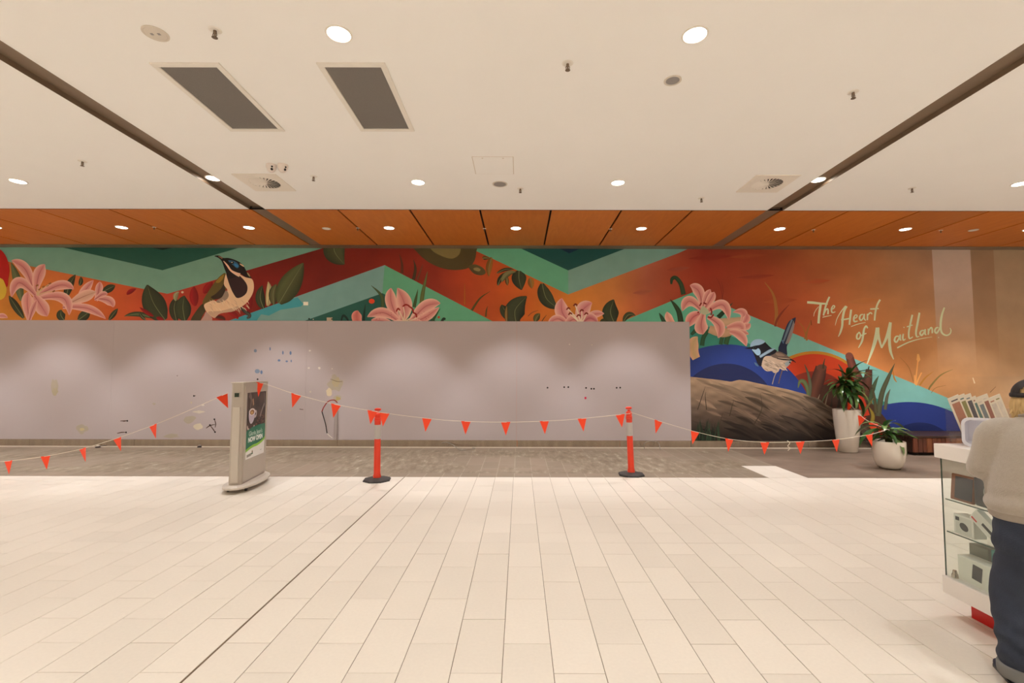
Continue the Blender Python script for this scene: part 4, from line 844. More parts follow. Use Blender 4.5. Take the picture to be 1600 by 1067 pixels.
bunting('short orange bunting looped between the two potted plants', [dep(1328, 631, 10.3), dep(1340, 644, 10.0), dep(1352, 655, 9.6), dep(1366, 662, 9.2), dep(1380, 668, 8.8), dep(1390, 672, 8.45)], [1327, 1347, 1365, 1377], {0: 0.2, 1: 0.9, 2: 1.2, 3: 0.6})

# ================================================================== poster stand
M_alu = mat('stand_grey', (184, 174, 163), 0.4, var=0.03, spec=0.5)
M_alu2 = mat('stand_grey_light', (202, 193, 182), 0.4, var=0.03)
A_ = on_z(376, 757, 0.115); C_ = on_z(414, 737, 0.115)
dv = C_-A_; SL_ = dv.length; rz = math.atan2(dv.y, dv.x)-math.pi/2
TH = 0.17; HT = 1.565
# local frame: +y runs along the poster face away from the viewer, +x is the poster side; origin at the middle of the foot
ctr = (A_+C_)/2; nx = Vector((math.cos(rz), math.sin(rz), 0)); ctr = ctr-nx*(TH/2); ctr.z = 0
st = thing('poster_stand', 'grey freestanding advertising light box on castors, in front of the grey wall', 'sign', tuple(ctr), rz)
h = SL_/2
bm = bmesh.new(); npt = 24; lo, hi = [], []
outl = []
for i in range(npt): th = 2*math.pi*i/npt; cx_, sy_ = math.cos(th), math.sin(th); outl.append((0.235*math.copysign(abs(cx_)**0.75, cx_), (h+0.13)*math.copysign(abs(sy_)**1.05, sy_)))
lo = [bm.verts.new((x, y, 0.062)) for x, y in outl]; hi = [bm.verts.new((x, y, 0.088)) for x, y in outl]; tp = [bm.verts.new((x*0.8, y*0.93, 0.112)) for x, y in outl]
bm.faces.new(lo[::-1]); bm.faces.new(tp)
for i in range(npt):
    j = (i+1) % npt; bm.faces.new((lo[i], lo[j], hi[j], hi[i])); bm.faces.new((hi[i], hi[j], tp[j], tp[i]))
obj('base', bm, M_alu2, st)
for sx2 in (-1, 1):
    for sy2 in (-1, 1):
        cst = obj('castor', lathe([(0.018, 0.062), (0.018, 0.045), (0.012, 0.04), (0.012, 0.03)], 12), M_alu, st, (sx2*0.12, sy2*(h*0.78), 0))
        bm = bmesh.new(); tube(bm, [(-0.012, 0, 0.026), (0.012, 0, 0.026)], 0.026, 16); obj('wheel', bm, M_rub, cst)
# body with a rounded near end
bm = bmesh.new(); sec = []
for x, y in ((TH/2, -h+0.03), (TH/2-0.008, -h+0.008), (TH/2-0.03, -h), (-TH/2+0.03, -h-0.012), (-TH/2+0.008, -h), (-TH/2, -h+0.03), (-TH/2, h-0.02), (-TH/2+0.02, h), (TH/2-0.02, h), (TH/2, h-0.02)): sec.append((x, y))
lo = [bm.verts.new((x, y, 0.10)) for x, y in sec]; hi = [bm.verts.new((x, y, HT)) for x, y in sec]; bm.faces.new(hi); bm.faces.new(lo[::-1])
for i in range(len(sec)): j = (i+1) % len(sec); bm.faces.new((lo[i], lo[j], hi[j], hi[i]))
obj('cabinet', bm, M_alu, st)
obj('top_cap', bbox(-TH/2-0.006, TH/2+0.006, -h-0.018, h+0.006, HT, HT+0.014, 0.004), M_alu2, st)
obj('end_cover', bbox(-TH/2+0.035, TH/2-0.035, -h-0.024, -h-0.004, 0.14, 1.22, 0.006, 2), M_alu2, st)
dsp = obj('display', bbox(-0.036, 0.036, -h-0.02, -h-0.002, 1.36, 1.43, 0.002), M_alu, st); obj('screen', bbox(-0.03, 0.03, -h-0.0215, -h-0.019, 1.366, 1.424), mat('display_screen', (30, 44, 28), 0.2), dsp)
x0 = TH/2
for q_ in ((-h+0.035, h-0.02, 1.42, HT-0.005), (-h+0.035, h-0.02, 0.13, 0.44), (-h+0.035, -h+0.1, 0.44, 1.42), (h-0.075, h-0.02, 0.44, 1.42)): obj('face_frame', bbox(x0, x0+0.012, q_[0], q_[1], q_[2], q_[3], 0.003), M_alu, st)
PY0, PY1, PZ0, PZ1 = -h+0.1, h-0.075, 0.44, 1.42
poster = obj('poster', bbox(x0, x0+0.003, PY0, PY1, PZ0, PZ1), mat('poster_white', (232, 230, 226), 0.35), st)
PW, PH = PY1-PY0, PZ1-PZ0
def pf(u, v, lift): return (x0+0.0035+lift, PY0+PW*u, PZ0+PH*(1-v))     # u 0..1 left to right, v 0..1 top to bottom
q = Paint(pf, 1.0); q.up(0.0003)
def pcol(u, v): n_ = math.sin(u*17+v*9)*0.15+math.sin(u*5-v*23)*0.15; return tuple(max(8, c*(1+n_)) for c in (70, 54, 48))
q.field(0, 1, 0, 0.62, 14, 20, pcol)
rr = random.Random(5)
for i in range(60): u, v = rr.uniform(0.5, 0.98), rr.uniform(0.38, 0.54); q.disc(u, v, 0.03, 0.012, rr.choice(((92, 58, 44), (64, 40, 32), (120, 82, 64), (48, 30, 26))), 8)
for pts, w_, c in (([(0.12, 0.02), (0.22, 0.1), (0.18, 0.24)], [0.05, 0.04, 0.02], (120, 104, 96)), ([(0.9, 0.02), (0.93, 0.14), (0.96, 0.26)], [0.02, 0.02, 0.01], (110, 100, 98)), ([(0.92, 0.2), (0.8, 0.3), (0.7, 0.4)], [0.01, 0.015, 0.02], (150, 138, 130)), ([(0.3, 0.1), (0.34, 0.2)], [0.03, 0.03], (176, 140, 110)), ([(0.06, 0.5), (0.12, 0.56), (0.3, 0.57), (0.42, 0.52)], [0.015, 0.015, 0.015, 0.01], (206, 190, 182))): q.ribbon(pts, w_, c)
q.poly([(0.14, 0.3), (0.42, 0.28), (0.4, 0.4), (0.3, 0.47), (0.2, 0.47), (0.13, 0.4)], (196, 188, 204), 4); q.ribbon([(0.42, 0.3), (0.5, 0.31), (0.48, 0.37), (0.4, 0.38)], [0.02]*4, (190, 176, 176))
q.disc(0.28, 0.3, 0.16, 0.055, (224, 214, 214)); q.disc(0.28, 0.305, 0.11, 0.038, (150, 108, 66)); q.disc(0.27, 0.31, 0.06, 0.02, (206, 168, 110))
q.poly([(0, 0.585), (0.1, 0.56), (0.35, 0.53), (0.7, 0.52), (1, 0.525), (1, 0.75), (0.85, 0.79), (0.6, 0.81), (0.35, 0.82), (0.15, 0.845), (0, 0.87)], (40, 118, 92))
q.ribbon([(0, 0.875), (0.2, 0.845), (0.4, 0.828), (0.6, 0.825), (0.85, 0.795), (1, 0.755)], [0.004, 0.006, 0.008, 0.012, 0.012, 0.01], (140, 196, 74))
q.ribbon([(0.33, 0.9), (0.37, 0.93)], [0.02, 0.012], (120, 100, 60)); q.ribbon([(0.08, 0.955), (0.3, 0.945)], [0.006, 0.006], (150, 146, 140)); q.disc(0.34, 0.94, 0.05, 0.012, (70, 110, 80)); q.disc(0.8, 0.93, 0.05, 0.008, (200, 200, 196))
q.build('print', paint_material('poster_print', 0.3), poster)
M_ink = mat('white_ink', (240, 244, 240), 0.4)
rt_ = (math.pi/2, 0, math.pi/2)
text_mesh('lettering', "Gloria Jean's", 0.098, mat('pale_ink', (206, 226, 216), 0.4), poster, (x0+0.0062, PY0+PW*0.5, PZ0+PH*(1-0.66)), rt_, 0.0)
text_mesh('lettering', 'NOW OPEN', 0.096, M_ink, poster, (x0+0.0062, PY0+PW*0.5, PZ0+PH*(1-0.75)), rt_, 0.004)

# ================================================================== potted plants
M_pot = mat('glazed_pot', (232, 224, 212), 0.22, var=0.02, coat=0.4)
M_soil = mat('pot_soil', (96, 56, 38), 0.95, var=0.4, vscale=40, bump=0.6)
M_stem = mat('cane_stem', (112, 92, 62), 0.8)
M_leafA = mat('plant_leaf', (58, 96, 44), 0.28, var=0.45, vscale=9, coat=0.2)
M_leafB = mat('plant_leaf_pale', (104, 136, 72), 0.3, var=0.35, vscale=9, coat=0.2)
def pot(t, prof, soil_r, soil_z):
    smooth(obj('pot', lathe(prof, 48), M_pot, t), 50); obj('soil', lathe([(0, soil_z+0.02), (soil_r*0.6, soil_z+0.012), (soil_r, soil_z)], 24), M_soil, t)
def leaf_mesh(L_, W, droop, curl, seg=8, seed=0):
    r = random.Random(seed); bm = bmesh.new(); rows = []
    for i in range(seg+1):
        s = i/seg; wv = W*(math.sin(math.pi*min(1, (s*0.94+0.03)**0.75)))**0.8*(1 if s < 1 else 0.02)+0.002
        ang = curl-droop*s; x = L_*s*0.0
        rows.append((s, wv, ang))
    px_, pz_ = 0.0, 0.0; last = None
    for s, wv, ang in rows:
        if last is not None: px_ += L_/seg*math.cos(ang); pz_ += L_/seg*math.sin(ang)
        row = [bm.verts.new((px_, y, pz_+(abs(y)*0.35))) for y in (-wv, -wv*0.5, 0, wv*0.5, wv)]
        if last:
            for k in range(4): bm.faces.new((last[k], last[k+1], row[k+1], row[k]))
        last = row
    return bm
def foliage(t, crowns, m_choice, n, L_, W, seed, up=(0.2, 1.25), kinds=6, wall_near=False):
    r = random.Random(seed); pool = []
    for k in range(kinds):
        for mm in m_choice:
            bm = leaf_mesh(L_*r.uniform(0.75, 1.1), W*r.uniform(0.8, 1.15), r.uniform(0.9, 2.0), 0, 8, k); me = bpy.data.meshes.new('leaf'); bm.to_mesh(me); bm.free(); me.materials.append(mm)
            for p_ in me.polygons: p_.use_smooth = True
            pool.append(me)
    for (cx_, cy_, cz_) in crowns:
        for i in range(n):
            th = i*2.399+r.uniform(-0.3, 0.3); el = up[0]+(up[1]-up[0])*(i/n)
            if cy_ > -9 and wall_near and math.sin(th) > 0.2: th = -th
            o = obj('leaf', r.choice(pool), None, t, (cx_+r.uniform(-0.015, 0.015), cy_+r.uniform(-0.015, 0.015), cz_+0.14*(i/n)-0.04), (r.uniform(-0.3, 0.3), -el, th)); o.scale = (r.uniform(0.8, 1.1),)*3
c = on_z(1325, 705.5, 0)
t = thing('potted_plant', 'tall tapered white pot with a bushy dark green plant beside the mural rock', 'plant', (c.x, c.y, 0))
pot(t, [(0, 0.0), (0.17, 0.0), (0.185, 0.012), (0.225, 0.35), (0.258, 0.7), (0.27, 0.9), (0.268, 0.925), (0.255, 0.93), (0.245, 0.915), (0.242, 0.86), (0.0, 0.86)], 0.24, 0.87)
ms = [(-0.06, 0.0), (0.04, -0.04), (0.08, 0.06)]; crowns = []
for k, (a, b) in enumerate(ms):
    tip = (a*1.6, b*1.5, (1.42, 1.3, 1.55)[k]); bm = bmesh.new(); tube(bm, cr([(a, b, 0.86), (a*1.2, b*1.2, 1.1), tip], 4), 0.016, 8); obj('stem', bm, M_stem, t); crowns.append(tip)
foliage(t, crowns, (M_leafA, M_leafA, M_leafB), 22, 0.58, 0.046, 11, (-0.25, 1.35), wall_near=True)
c = on_z(1390, 731.5, 0)
t = thing('potted_plant', 'low rounded white pot with a small broad-leaved green plant', 'plant', (c.x, c.y, 0))
pot(t, [(0, 0.0), (0.12, 0.0), (0.16, 0.012), (0.2, 0.06), (0.235, 0.16), (0.252, 0.3), (0.255, 0.47), (0.253, 0.492), (0.242, 0.497), (0.232, 0.485), (0.228, 0.43), (0, 0.43)], 0.225, 0.44)
tip = (-0.06, 0.02, 0.66); bm = bmesh.new(); tube(bm, cr([(-0.03, 0, 0.43), (-0.05, 0.01, 0.55), tip], 4), 0.014, 8); obj('stem', bm, M_stem, t)
foliage(t, [tip, (-0.02, -0.05, 0.56)], (M_leafA, M_leafB, M_leafA), 11, 0.5, 0.06, 4, (-0.1, 1.25), 5)

# ================================================================== slatted timber bench
nc = on_z(1428, 711.5, 0); bx0, by0 = nc.x, nc.y; bh = 0.41; by1 = WY-0.05; bx1 = bx0+3.2
t = thing('slatted_bench', 'low dark timber bench with vertical slats against the mural', 'bench', (bx0, by0, 0))
Lx, Ly = bx1-bx0, by1-by0
M_dkw = wood_mat('dark_wood', (44, 28, 22), (58, 34, 26), (72, 42, 32), rough=0.4)
slat_m = [wood_mat('slat_%d' % i, *cs, stretch=(30, 30, 2), rough=0.5) for i, cs in enumerate((((120, 66, 38), (136, 78, 46), (150, 90, 54)), ((86, 44, 30), (100, 52, 34), (112, 60, 40)), ((160, 102, 58), (172, 114, 66), (184, 126, 76)), ((104, 54, 34), (118, 62, 40), (128, 70, 46))))]
obj('plinth', bbox(0.06, Lx, 0.05, Ly, 0, 0.055), M_dark, t); obj('core', bbox(0.03, Lx, 0.03, Ly, 0.055, bh-0.05), M_dark, t)
nb = 6
for i in range(nb): obj('seat_plank', bbox(-0.012, Lx, -0.012+(Ly+0.012)*i/nb+0.003, -0.012+(Ly+0.012)*(i+1)/nb-0.003, bh-0.045, bh, 0.004), M_dkw, t)
x = 0.0; i = 0; rr = random.Random(9)
while x < Lx-0.1:
    w_ = rr.choice((0.085, 0.1, 0.115)); obj('slat', bbox(x+0.004, x+w_-0.004, 0.0, 0.03, 0.06, bh-0.05, 0.003), slat_m[rr.choice((0, 1, 1, 2, 3, 3))], t); x += w_
y = 0.035
while y < Ly-0.1: obj('slat', bbox(0.0, 0.03, y+0.004, y+0.096, 0.06, bh-0.05, 0.003), M_dkw, t); y += 0.1  # end slats in the dark seat tone, darker than the front slats

# ================================================================== loose cables and trunking
M_red = mat('red_cable', (166, 60, 48), 0.5); M_blk = mat('black_cable', (44, 38, 36), 0.5); M_wht = mat('white_cable', (226, 220, 210), 0.5); M_gry = mat('grey_cable', (150, 142, 132), 0.6)
yb = WY-0.05
def cable(name, lb, pieces, cat='cable', grp=None):
    o0 = Vector(pieces[0][0][0]); t = thing(name, lb, cat, tuple(o0), 0, grp)
    for pts, r, m, nm in pieces: bm = bmesh.new(); tube(bm, [Vector(q_)-o0 for q_ in cr([tuple(x) for x in pts], 6)], r, 7); obj(nm, bm, m, t)
    return t
W_ = lambda *l: [on_y(a, b, yb-0.04-0.02*math.sin(i*0.9)) for i, (a, b) in enumerate(l)]
yc = on_y(527, 629, WY-0.024)
cable('loose_cable', 'red and black cable hanging in a loop from the grey wall', [([yc]+W_((522, 625), (513, 627), (506, 636), (503, 643)), 0.012, M_red, 'red_sheath'), (W_((503, 643), (506, 653), (509, 664), (511, 677)), 0.011, M_blk, 'black_sheath'), (W_((511, 677), (515, 681), (519, 684)), 0.009, M_wht, 'bare_end')])
a, b = on_y(524, 632, WY-0.02), on_y(530, 697, WY-0.02)
t = thing('cable_trunking', 'narrow grey vertical trunking on the grey wall under the cable loop', 'trunking', (a.x, WY-0.02, 0))
obj('channel', bbox(0, 0.07, -0.03, -0.0005, BT+0.004, a.z, 0.004), mat('trunking_grey', (160, 150, 148), 0.6), t); obj('lid', bbox(0.008, 0.05, -0.036, -0.03, BT+0.006, a.z-0.004, 0.002), mat('trunking_lid', (176, 166, 164), 0.55), t)
g = lambda px, py, z=0.006: on_z(px, py, z)
cable('floor_cable', 'thin grey cable lying on the floor by the skirting between the bollards', [([on_y(690, 692, WY-0.04), on_y(697, 691, WY-0.06), on_y(708, 695, WY-0.1), g(718, 703), g(731, 702.5), g(743, 700.5), g(738, 699.6)], 0.007, M_gry, 'sheath')])
cable('floor_cable', 'bent cable hoop standing on the floor behind the right bollard', [([g(1007, 701), on_y(1006, 694, 10.8), on_y(1012, 690, 10.8), on_y(1020, 689, 10.8), on_y(1029, 692, 10.8), g(1031.5, 703)], 0.008, M_gry, 'sheath')])
cable('string_tail', 'frayed white string end dangling from the right bunting', [([dep(1230, 688.5, 8.19), dep(1234, 692, 8.18), dep(1231, 697, 8.18), dep(1234.5, 700, 8.18), dep(1231, 704, 8.18)], 0.006, M_str, 'strand')], 'string')
for px, py, s in ((153, 699, 'left'), (312, 698.5, 'right')):
    q_ = g(px, py, 0); t = thing('floor_socket', 'small black capped conduit stub on the worn floor, %s of two' % s, 'conduit', (q_.x, q_.y, -0.004)); obj('collar', lathe([(0, 0), (0.05, 0), (0.05, 0.02), (0.035, 0.03), (0.03, 0.03)], 16), M_blk, t); obj('cap', lathe([(0.03, 0.028), (0.034, 0.05), (0.02, 0.058), (0, 0.058)], 16), M_wht if s == 'left' else M_gry, t)
# ================================================================== display kiosk
pc = on_z(1518, 965, 0.0)                       # far left foot of the red plinth
KX, KY1, KY0, KZ = 3.085, 3.52, 3.03, 1.225
KX1 = 5.4
M_lam = mat('white_laminate', (236, 230, 224), 0.3, var=0.015)
M_redp = mat('red_laminate', (206, 26, 20), 0.35, var=0.03)
def glass_mat():
    m = bpy.data.materials.new('clear_glass'); m.use_nodes = True; N = m.node_tree.nodes; L = m.node_tree.links; N.clear()
    o = N.new('ShaderNodeOutputMaterial'); tr = N.new('ShaderNodeBsdfTransparent'); tr.inputs[0].default_value = (0.965, 0.985, 0.97, 1); gl = N.new('ShaderNodeBsdfGlossy'); gl.inputs['Roughness'].default_value = 0.03
    fr = N.new('ShaderNodeLayerWeight'); fr.inputs[0].default_value = 0.15; nz = N.new('ShaderNodeTexNoise'); nz.inputs['Scale'].default_value = 2
    mx = N.new('ShaderNodeMixShader'); mr = N.new('ShaderNodeMapRange'); mr.inputs['To Min'].default_value = 0.03; mr.inputs['To Max'].default_value = 0.3; L.new(fr.outputs['Facing'], mr.inputs[0]); L.new(mr.outputs[0], mx.inputs[0]); L.new(tr.outputs[0], mx.inputs[1]); L.new(gl.outputs[0], mx.inputs[2]); L.new(mx.outputs[0], o.inputs[0]); return m
M_glass = glass_mat(); M_gedge = mat('glass_edge', (58, 84, 70), 0.2)
M_clear = glass_mat(); M_clear.name = 'clear_acrylic'; M_clear.node_tree.nodes['Transparent BSDF'].inputs[0].default_value = (0.93, 0.92, 0.93, 1)
kt = thing('display_kiosk', 'white sales counter with glass display front and red plinth at the right edge', 'counter', (KX, KY0, 0))
KL, KD = KX1-KX, KY1-KY0; LB0, LB1 = 0.165, 0.285
obj('counter_top', bbox(-0.03, KL, -0.02, KD+0.02, KZ-0.1, KZ, 0.003), M_lam, kt); obj('base_ledge', bbox(-0.02, KL, -0.01, KD+0.01, LB0, LB1, 0.003), M_lam, kt)
obj('plinth', bbox(pc.x-KX, KL, 0.03, pc.y-KY0, 0, LB0, 0.002), M_redp, kt)
obj('back_panel', bbox(1.2, 1.22, 0.012, KD-0.012, LB1, KZ-0.1), M_lam, kt)
for nm, b in (('glass_pane', (0, 0.006, 0, KD)), ('glass_pane', (0.006, KL, 0.0, 0.006)), ('glass_pane', (0.006, KL, KD-0.006, KD))): obj(nm, bbox(*b, LB1, KZ-0.1), M_glass, kt)
obj('glass_edge', bbox(-0.001, 0.007, KD-0.002, KD+0.0015, LB1, KZ-0.1), M_gedge, kt)
SH = (0.835, 0.605)
for z in SH:
    s = obj('shelf', bbox(0.012, 0.345, 0.012, KD-0.012, z-0.008, z), M_glass, kt); obj('shelf_edge', bbox(0.011, 0.0125, 0.012, KD-0.012, z-0.008, z), M_gedge, s)
obj('corner_clip', lathe([(0, 0.05), (0.012, 0.05), (0.014, 0.03), (0.02, 0.02), (0.022, 0.0)], 16), M_steel, kt, (0.03, KD-0.04, LB1))
# goods behind the glass
M_box = mat('box_white', (226, 226, 218), 0.45, var=0.02); M_bdk = mat('print_black', (40, 42, 44), 0.4); M_tl = mat('box_teal', (66, 150, 138), 0.45); M_brn = mat('leather_brown', (128, 74, 40), 0.5, var=0.15, vscale=20)
M_tan = mat('leather_tan', (190, 132, 70), 0.5, var=0.12); M_blkp = mat('black_plastic', (30, 30, 30), 0.35); M_olive = mat('box_olive', (120, 122, 104), 0.6)
def goods(name, lb, cat, x, y, z, rz=0.0): return thing(name, lb, cat, (KX+x, KY0+y, z), rz)
PI = math.pi
# upper shelf: two tablet cases and a dark speaker
t = goods('tablet_case', 'brown leather tablet case on the top glass shelf', 'case', 0.05, 0.385, SH[0], 0)
obj('cover', bbox(-0.012, 0.012, -0.085, 0.085, 0, 0.185, 0.006, 2), M_brn, t, None, (0, 0.1, 0)); obj('screen', bbox(-0.0145, -0.0115, -0.082, 0.05, 0.016, 0.17, 0.001), M_bdk, t, None, (0, 0.1, 0))
t = goods('tablet_case', 'tan leather tablet case behind the brown one', 'case', 0.1, 0.4, SH[0], 0); obj('cover', bbox(-0.01, 0.01, -0.08, 0.075, 0, 0.13, 0.005, 2), M_tan, t, None, (0, 0.1, 0)); obj('clasp', bbox(-0.013, -0.009, -0.015, 0.015, 0.05, 0.075, 0.001), M_brn, t, None, (0, 0.1, 0))
t = goods('portable_speaker', 'black portable speaker with carry handle on the top shelf', 'speaker', 0.095, 0.165, SH[0], 0)
obj('body', bbox(-0.055, 0.055, -0.13, 0.13, 0.0, 0.2, 0.02, 3), M_blkp, t); bm = bmesh.new(); tube(bm, cr([(0, -0.09, 0.19), (0, -0.08, 0.24), (0, 0, 0.25), (0, 0.08, 0.24), (0, 0.09, 0.19)], 4), 0.013, 8); smooth(obj('handle', bm, M_blkp, t))
bm = bmesh.new(); tube(bm, [(-0.058, 0.045*math.cos(a*PI/12), 0.11+0.05*math.sin(a*PI/12)) for a in range(25)], 0.0035, 6, caps=False); obj('ring_light', bm, mat('ring_silver', (190, 190, 186), 0.3), t)
# middle shelf
t = goods('earbud_box', 'small white box picturing black earbuds on the middle shelf', 'box', 0.075, 0.365, SH[1], 0.0)
obj('carton', bbox(-0.045, 0.045, -0.075, 0.075, 0, 0.135, 0.002), M_box, t); pr = obj('printed_panel', bbox(-0.0462, -0.0448, -0.06, 0.06, 0.012, 0.124), mat('box_grey', (206, 208, 200), 0.45), t)
bm = bmesh.new(); bmesh.ops.create_uvsphere(bm, u_segments=12, v_segments=8, radius=0.03); bmesh.ops.scale(bm, vec=(0.06, 1.15, 0.85), verts=bm.verts); obj('picture', bm, M_bdk, pr, (-0.0475, -0.005, 0.06), (0.5, 0, 0)); obj('logo_patch', bbox(-0.0475, -0.0462, 0.03, 0.058, 0.095, 0.12), M_bdk, pr)
t = goods('watch_box', 'long white smart watch box leaning diagonally across the shelves', 'box', 0.04, 0.255, SH[1]+0.215, 0.0); t.rotation_euler = (0.66, 0, 0)
LW_ = 0.36; obj('carton', bbox(-0.022, 0.022, -LW_, 0.0, -0.085, 0.0, 0.002), M_box, t)
pr = obj('printed_panel', bbox(-0.0232, -0.0218, -LW_+0.01, -0.01, -0.077, -0.008), mat('watch_print', (216, 216, 208), 0.45), t); obj('strap', bbox(-0.0246, -0.0232, -0.2, -0.085, -0.052, -0.032, 0.0005), M_bdk, pr); obj('watch_face', lathe([(0, 0.0012), (0.026, 0.0012), (0.026, 0)], 20), M_bdk, pr, (-0.0232, -0.215, -0.042), (0, -PI/2, 0)); obj('red_band', bbox(-0.0244, -0.0232, -0.055, -0.01, -0.07, -0.06), M_redp, pr)
t = goods('dark_gift_pouch', 'dark red and black package behind the watch box', 'package', 0.22, 0.13, SH[1], 0.0); obj('pouch', bbox(-0.05, 0.05, -0.09, 0.1, 0, 0.19, 0.012, 2), M_blkp, t); obj('label', bbox(-0.0515, -0.0495, -0.05, 0.04, 0.05, 0.12), mat('dull_red', (120, 44, 38), 0.5), t)
# bottom
t = goods('holder_box', 'large white device holder carton on the cabinet floor', 'box', 0.09, 0.235, LB1, 0.0)
obj('carton', bbox(-0.05, 0.05, -0.2, 0.2, 0, 0.17, 0.002), M_box, t); pr = obj('printed_panel', bbox(-0.0512, -0.0498, -0.19, 0.19, 0.008, 0.162), mat('holder_print', (220, 222, 212), 0.45), t)
obj('picture', bbox(-0.0526, -0.0512, 0.03, 0.1, 0.035, 0.135, 0.0005), M_bdk, pr, None, (0.12, 0, 0))
text_mesh('lettering', 'HOLDER', 0.03, mat('print_grey', (96, 98, 96), 0.5), pr, (-0.0524, -0.12, 0.03), (PI/2, 0, -PI/2))
for z_, w_ in ((0.125, 0.05), (0.1, 0.07), (0.075, 0.05), (0.06, 0.1)): obj('print_line', bbox(-0.0524, -0.0512, -0.1-w_/2, -0.1+w_/2, z_, z_+0.006), mat('print_pale', (150, 150, 144), 0.5), pr)
t = goods('teal_box', 'teal and grey carton behind the white holder carton', 'box', 0.2, 0.2, LB1, 0.0); obj('carton', bbox(-0.05, 0.05, -0.1, 0.1, 0, 0.25, 0.002), M_tl, t); obj('label', bbox(-0.0515, -0.0495, -0.09, 0.09, 0.02, 0.16), mat('box_mauve', (150, 130, 140), 0.5), t)
t = goods('olive_box', 'olive grey carton at the left end of the cabinet floor', 'box', 0.2, 0.39, LB1, 0.0); obj('carton', bbox(-0.05, 0.05, -0.07, 0.07, 0, 0.24, 0.002), M_olive, t); obj('label', bbox(-0.0515, -0.0495, -0.05, 0.05, 0.04, 0.14), M_box, t)
# on the counter: white tub on its side, clear tray and leaning packets
t = thing('storage_tub', 'white plastic tub lying on its side on the counter', 'tub', (on_y(1503, 690, 3.41).x, 3.41, KZ), -0.8)
bm = bmesh.new(); Wt, Ht, Dt = 0.3, 0.205, 0.12
def rrect(w_, h_, r_, x_, z_): 
    o_ = []
    for (sx3, sz3, a0) in ((1, 1, 0), (-1, 1, 90), (-1, -1, 180), (1, -1, 270)):
        for k in range(6): a = math.radians(a0+k*18); o_.append((x_+sx3*(w_/2-r_)+r_*math.cos(a), z_+sz3*(h_/2-r_)+r_*math.sin(a)))
    return o_
R1 = rrect(Wt, Ht, 0.045, Wt/2, Ht/2); R2 = rrect(Wt-0.035, Ht-0.035, 0.035, Wt/2, Ht/2); R3 = rrect(Wt-0.06, Ht-0.05, 0.03, Wt/2, Ht/2); R4 = rrect(Wt-0.03, Ht-0.03, 0.04, Wt/2, Ht/2)
loops = [[bm.verts.new((x, y, z)) for x, z in R_] for R_, y in ((R4, Dt), (R4, 0.012), (R1, 0.01), (R1, 0.0), (R2, 0.0), (R3, Dt-0.01))]
for a, b in zip(loops[:-1], loops[1:]):
    for i in range(24): bm.faces.new((a[i], a[(i+1) % 24], b[(i+1) % 24], b[i]))
bm.faces.new(loops[0]); bm.faces.new(loops[-1]); smooth(obj('shell', bm, mat('tub_plastic', (226, 226, 236), 0.3), t), 60); obj('stud', lathe([(0, 0.006), (0.006, 0.004), (0.007, 0)], 12), M_bdk, t, (0.07, Dt-0.011, 0.09), (PI/2, 0, 0))
t = thing('clear_tray', 'small stack of clear plastic trays beside the white tub', 'tray', (on_y(1493, 690, 3.45).x, 3.44, KZ), 0)
for k in range(3): obj('tray', bbox(0, 0.055, 0, 0.06, k*0.03+0.001, k*0.03+0.027, 0.003), M_clear, t)
t = thing('acrylic_rack', 'clear acrylic rack behind the white tub holding packets', 'rack', (on_y(1502, 640, 3.5).x, 3.512, KZ), 0)
obj('floor_plate', bbox(0, 0.5, -0.006, 0.12, 0, 0.004), M_clear, t); obj('front_lip', bbox(0, 0.5, -0.006, -0.002, 0.004, 0.19), M_clear, t); obj('rear_panel', bbox(0, 0.5, 0.116, 0.12, 0.004, 0.25), M_clear, t)
M_pk = mat('packet_card', (226, 216, 198), 0.5, var=0.04); pcs = [mat('packet_print_%d' % i, c, 0.4, var=0.2, vscale=30) for i, c in enumerate(((176, 120, 96), (142, 136, 84), (84, 78, 84), (92, 122, 118), (120, 128, 132), (150, 96, 80), (206, 196, 184), (214, 204, 190)))]
names = ['tan', 'olive', 'dark grey', 'green grey', 'pale blue grey', 'brown striped', 'plain cream', 'plain white']
for k in range(8):
    q_ = on_y(1505+k*10.5+(4 if k > 5 else 0), 648, 3.54+0.002*k)
    t = thing('packet', 'carded accessory packet with %s print leaning in the clear rack' % names[k], 'packet', (q_.x, 3.53+0.011*k, KZ+0.006), 0, 'packets in the acrylic rack'); t.rotation_euler = (-0.06, -0.34+0.02*(k % 3), 0.12)
    hh = 0.33+(0.012, 0.018, 0.02, 0.0, -0.01, 0.016, -0.004, 0.014)[k]
    obj('card', bbox(0.0, 0.098, -0.0015, 0.0015, 0, hh, 0.0008), M_pk, t); obj('print', bbox(0.016, 0.084, -0.0022, -0.0014, 0.03, hh-0.05), pcs[k], t); obj('header_line', bbox(0.02, 0.078, -0.0022, -0.0014, hh-0.035, hh-0.026), pcs[(k+2) % 8], t)
# ================================================================== customer at the counter
M_skin = mat('skin', (206, 158, 130), 0.55, var=0.06, vscale=14)
M_swt = mat('sweatshirt_grey', (170, 160, 148), 0.95, var=0.09, vscale=70, bump=0.35, bscale=220, sheen=0.3)
M_swt2 = mat('sweatshirt_rib', (162, 152, 141), 0.95, var=0.08, vscale=60, bump=0.4, bscale=260)
M_jean = mat('dark_denim', (44, 51, 66), 0.85, var=0.45, vscale=7, bump=0.3, bscale=180)
M_jean2 = mat('denim_inside', (118, 118, 116), 0.9, var=0.1)
M_cap = mat('black_cap', (40, 33, 32), 0.7, var=0.12, vscale=40); M_hair = mat('blond_hair', (196, 164, 112), 0.6, var=0.3, vscale=60, stretch=(1, 1, 0.15)); M_shoe = mat('navy_shoe', (34, 42, 64), 0.7)
pf_ = on_z(1590, 1050, 0); PX, PYY = 2.94, 2.70
per = thing('person', 'person in grey sweatshirt, jeans and black cap seen from behind at the counter', 'person', (PX, PYY, 0), -0.42)
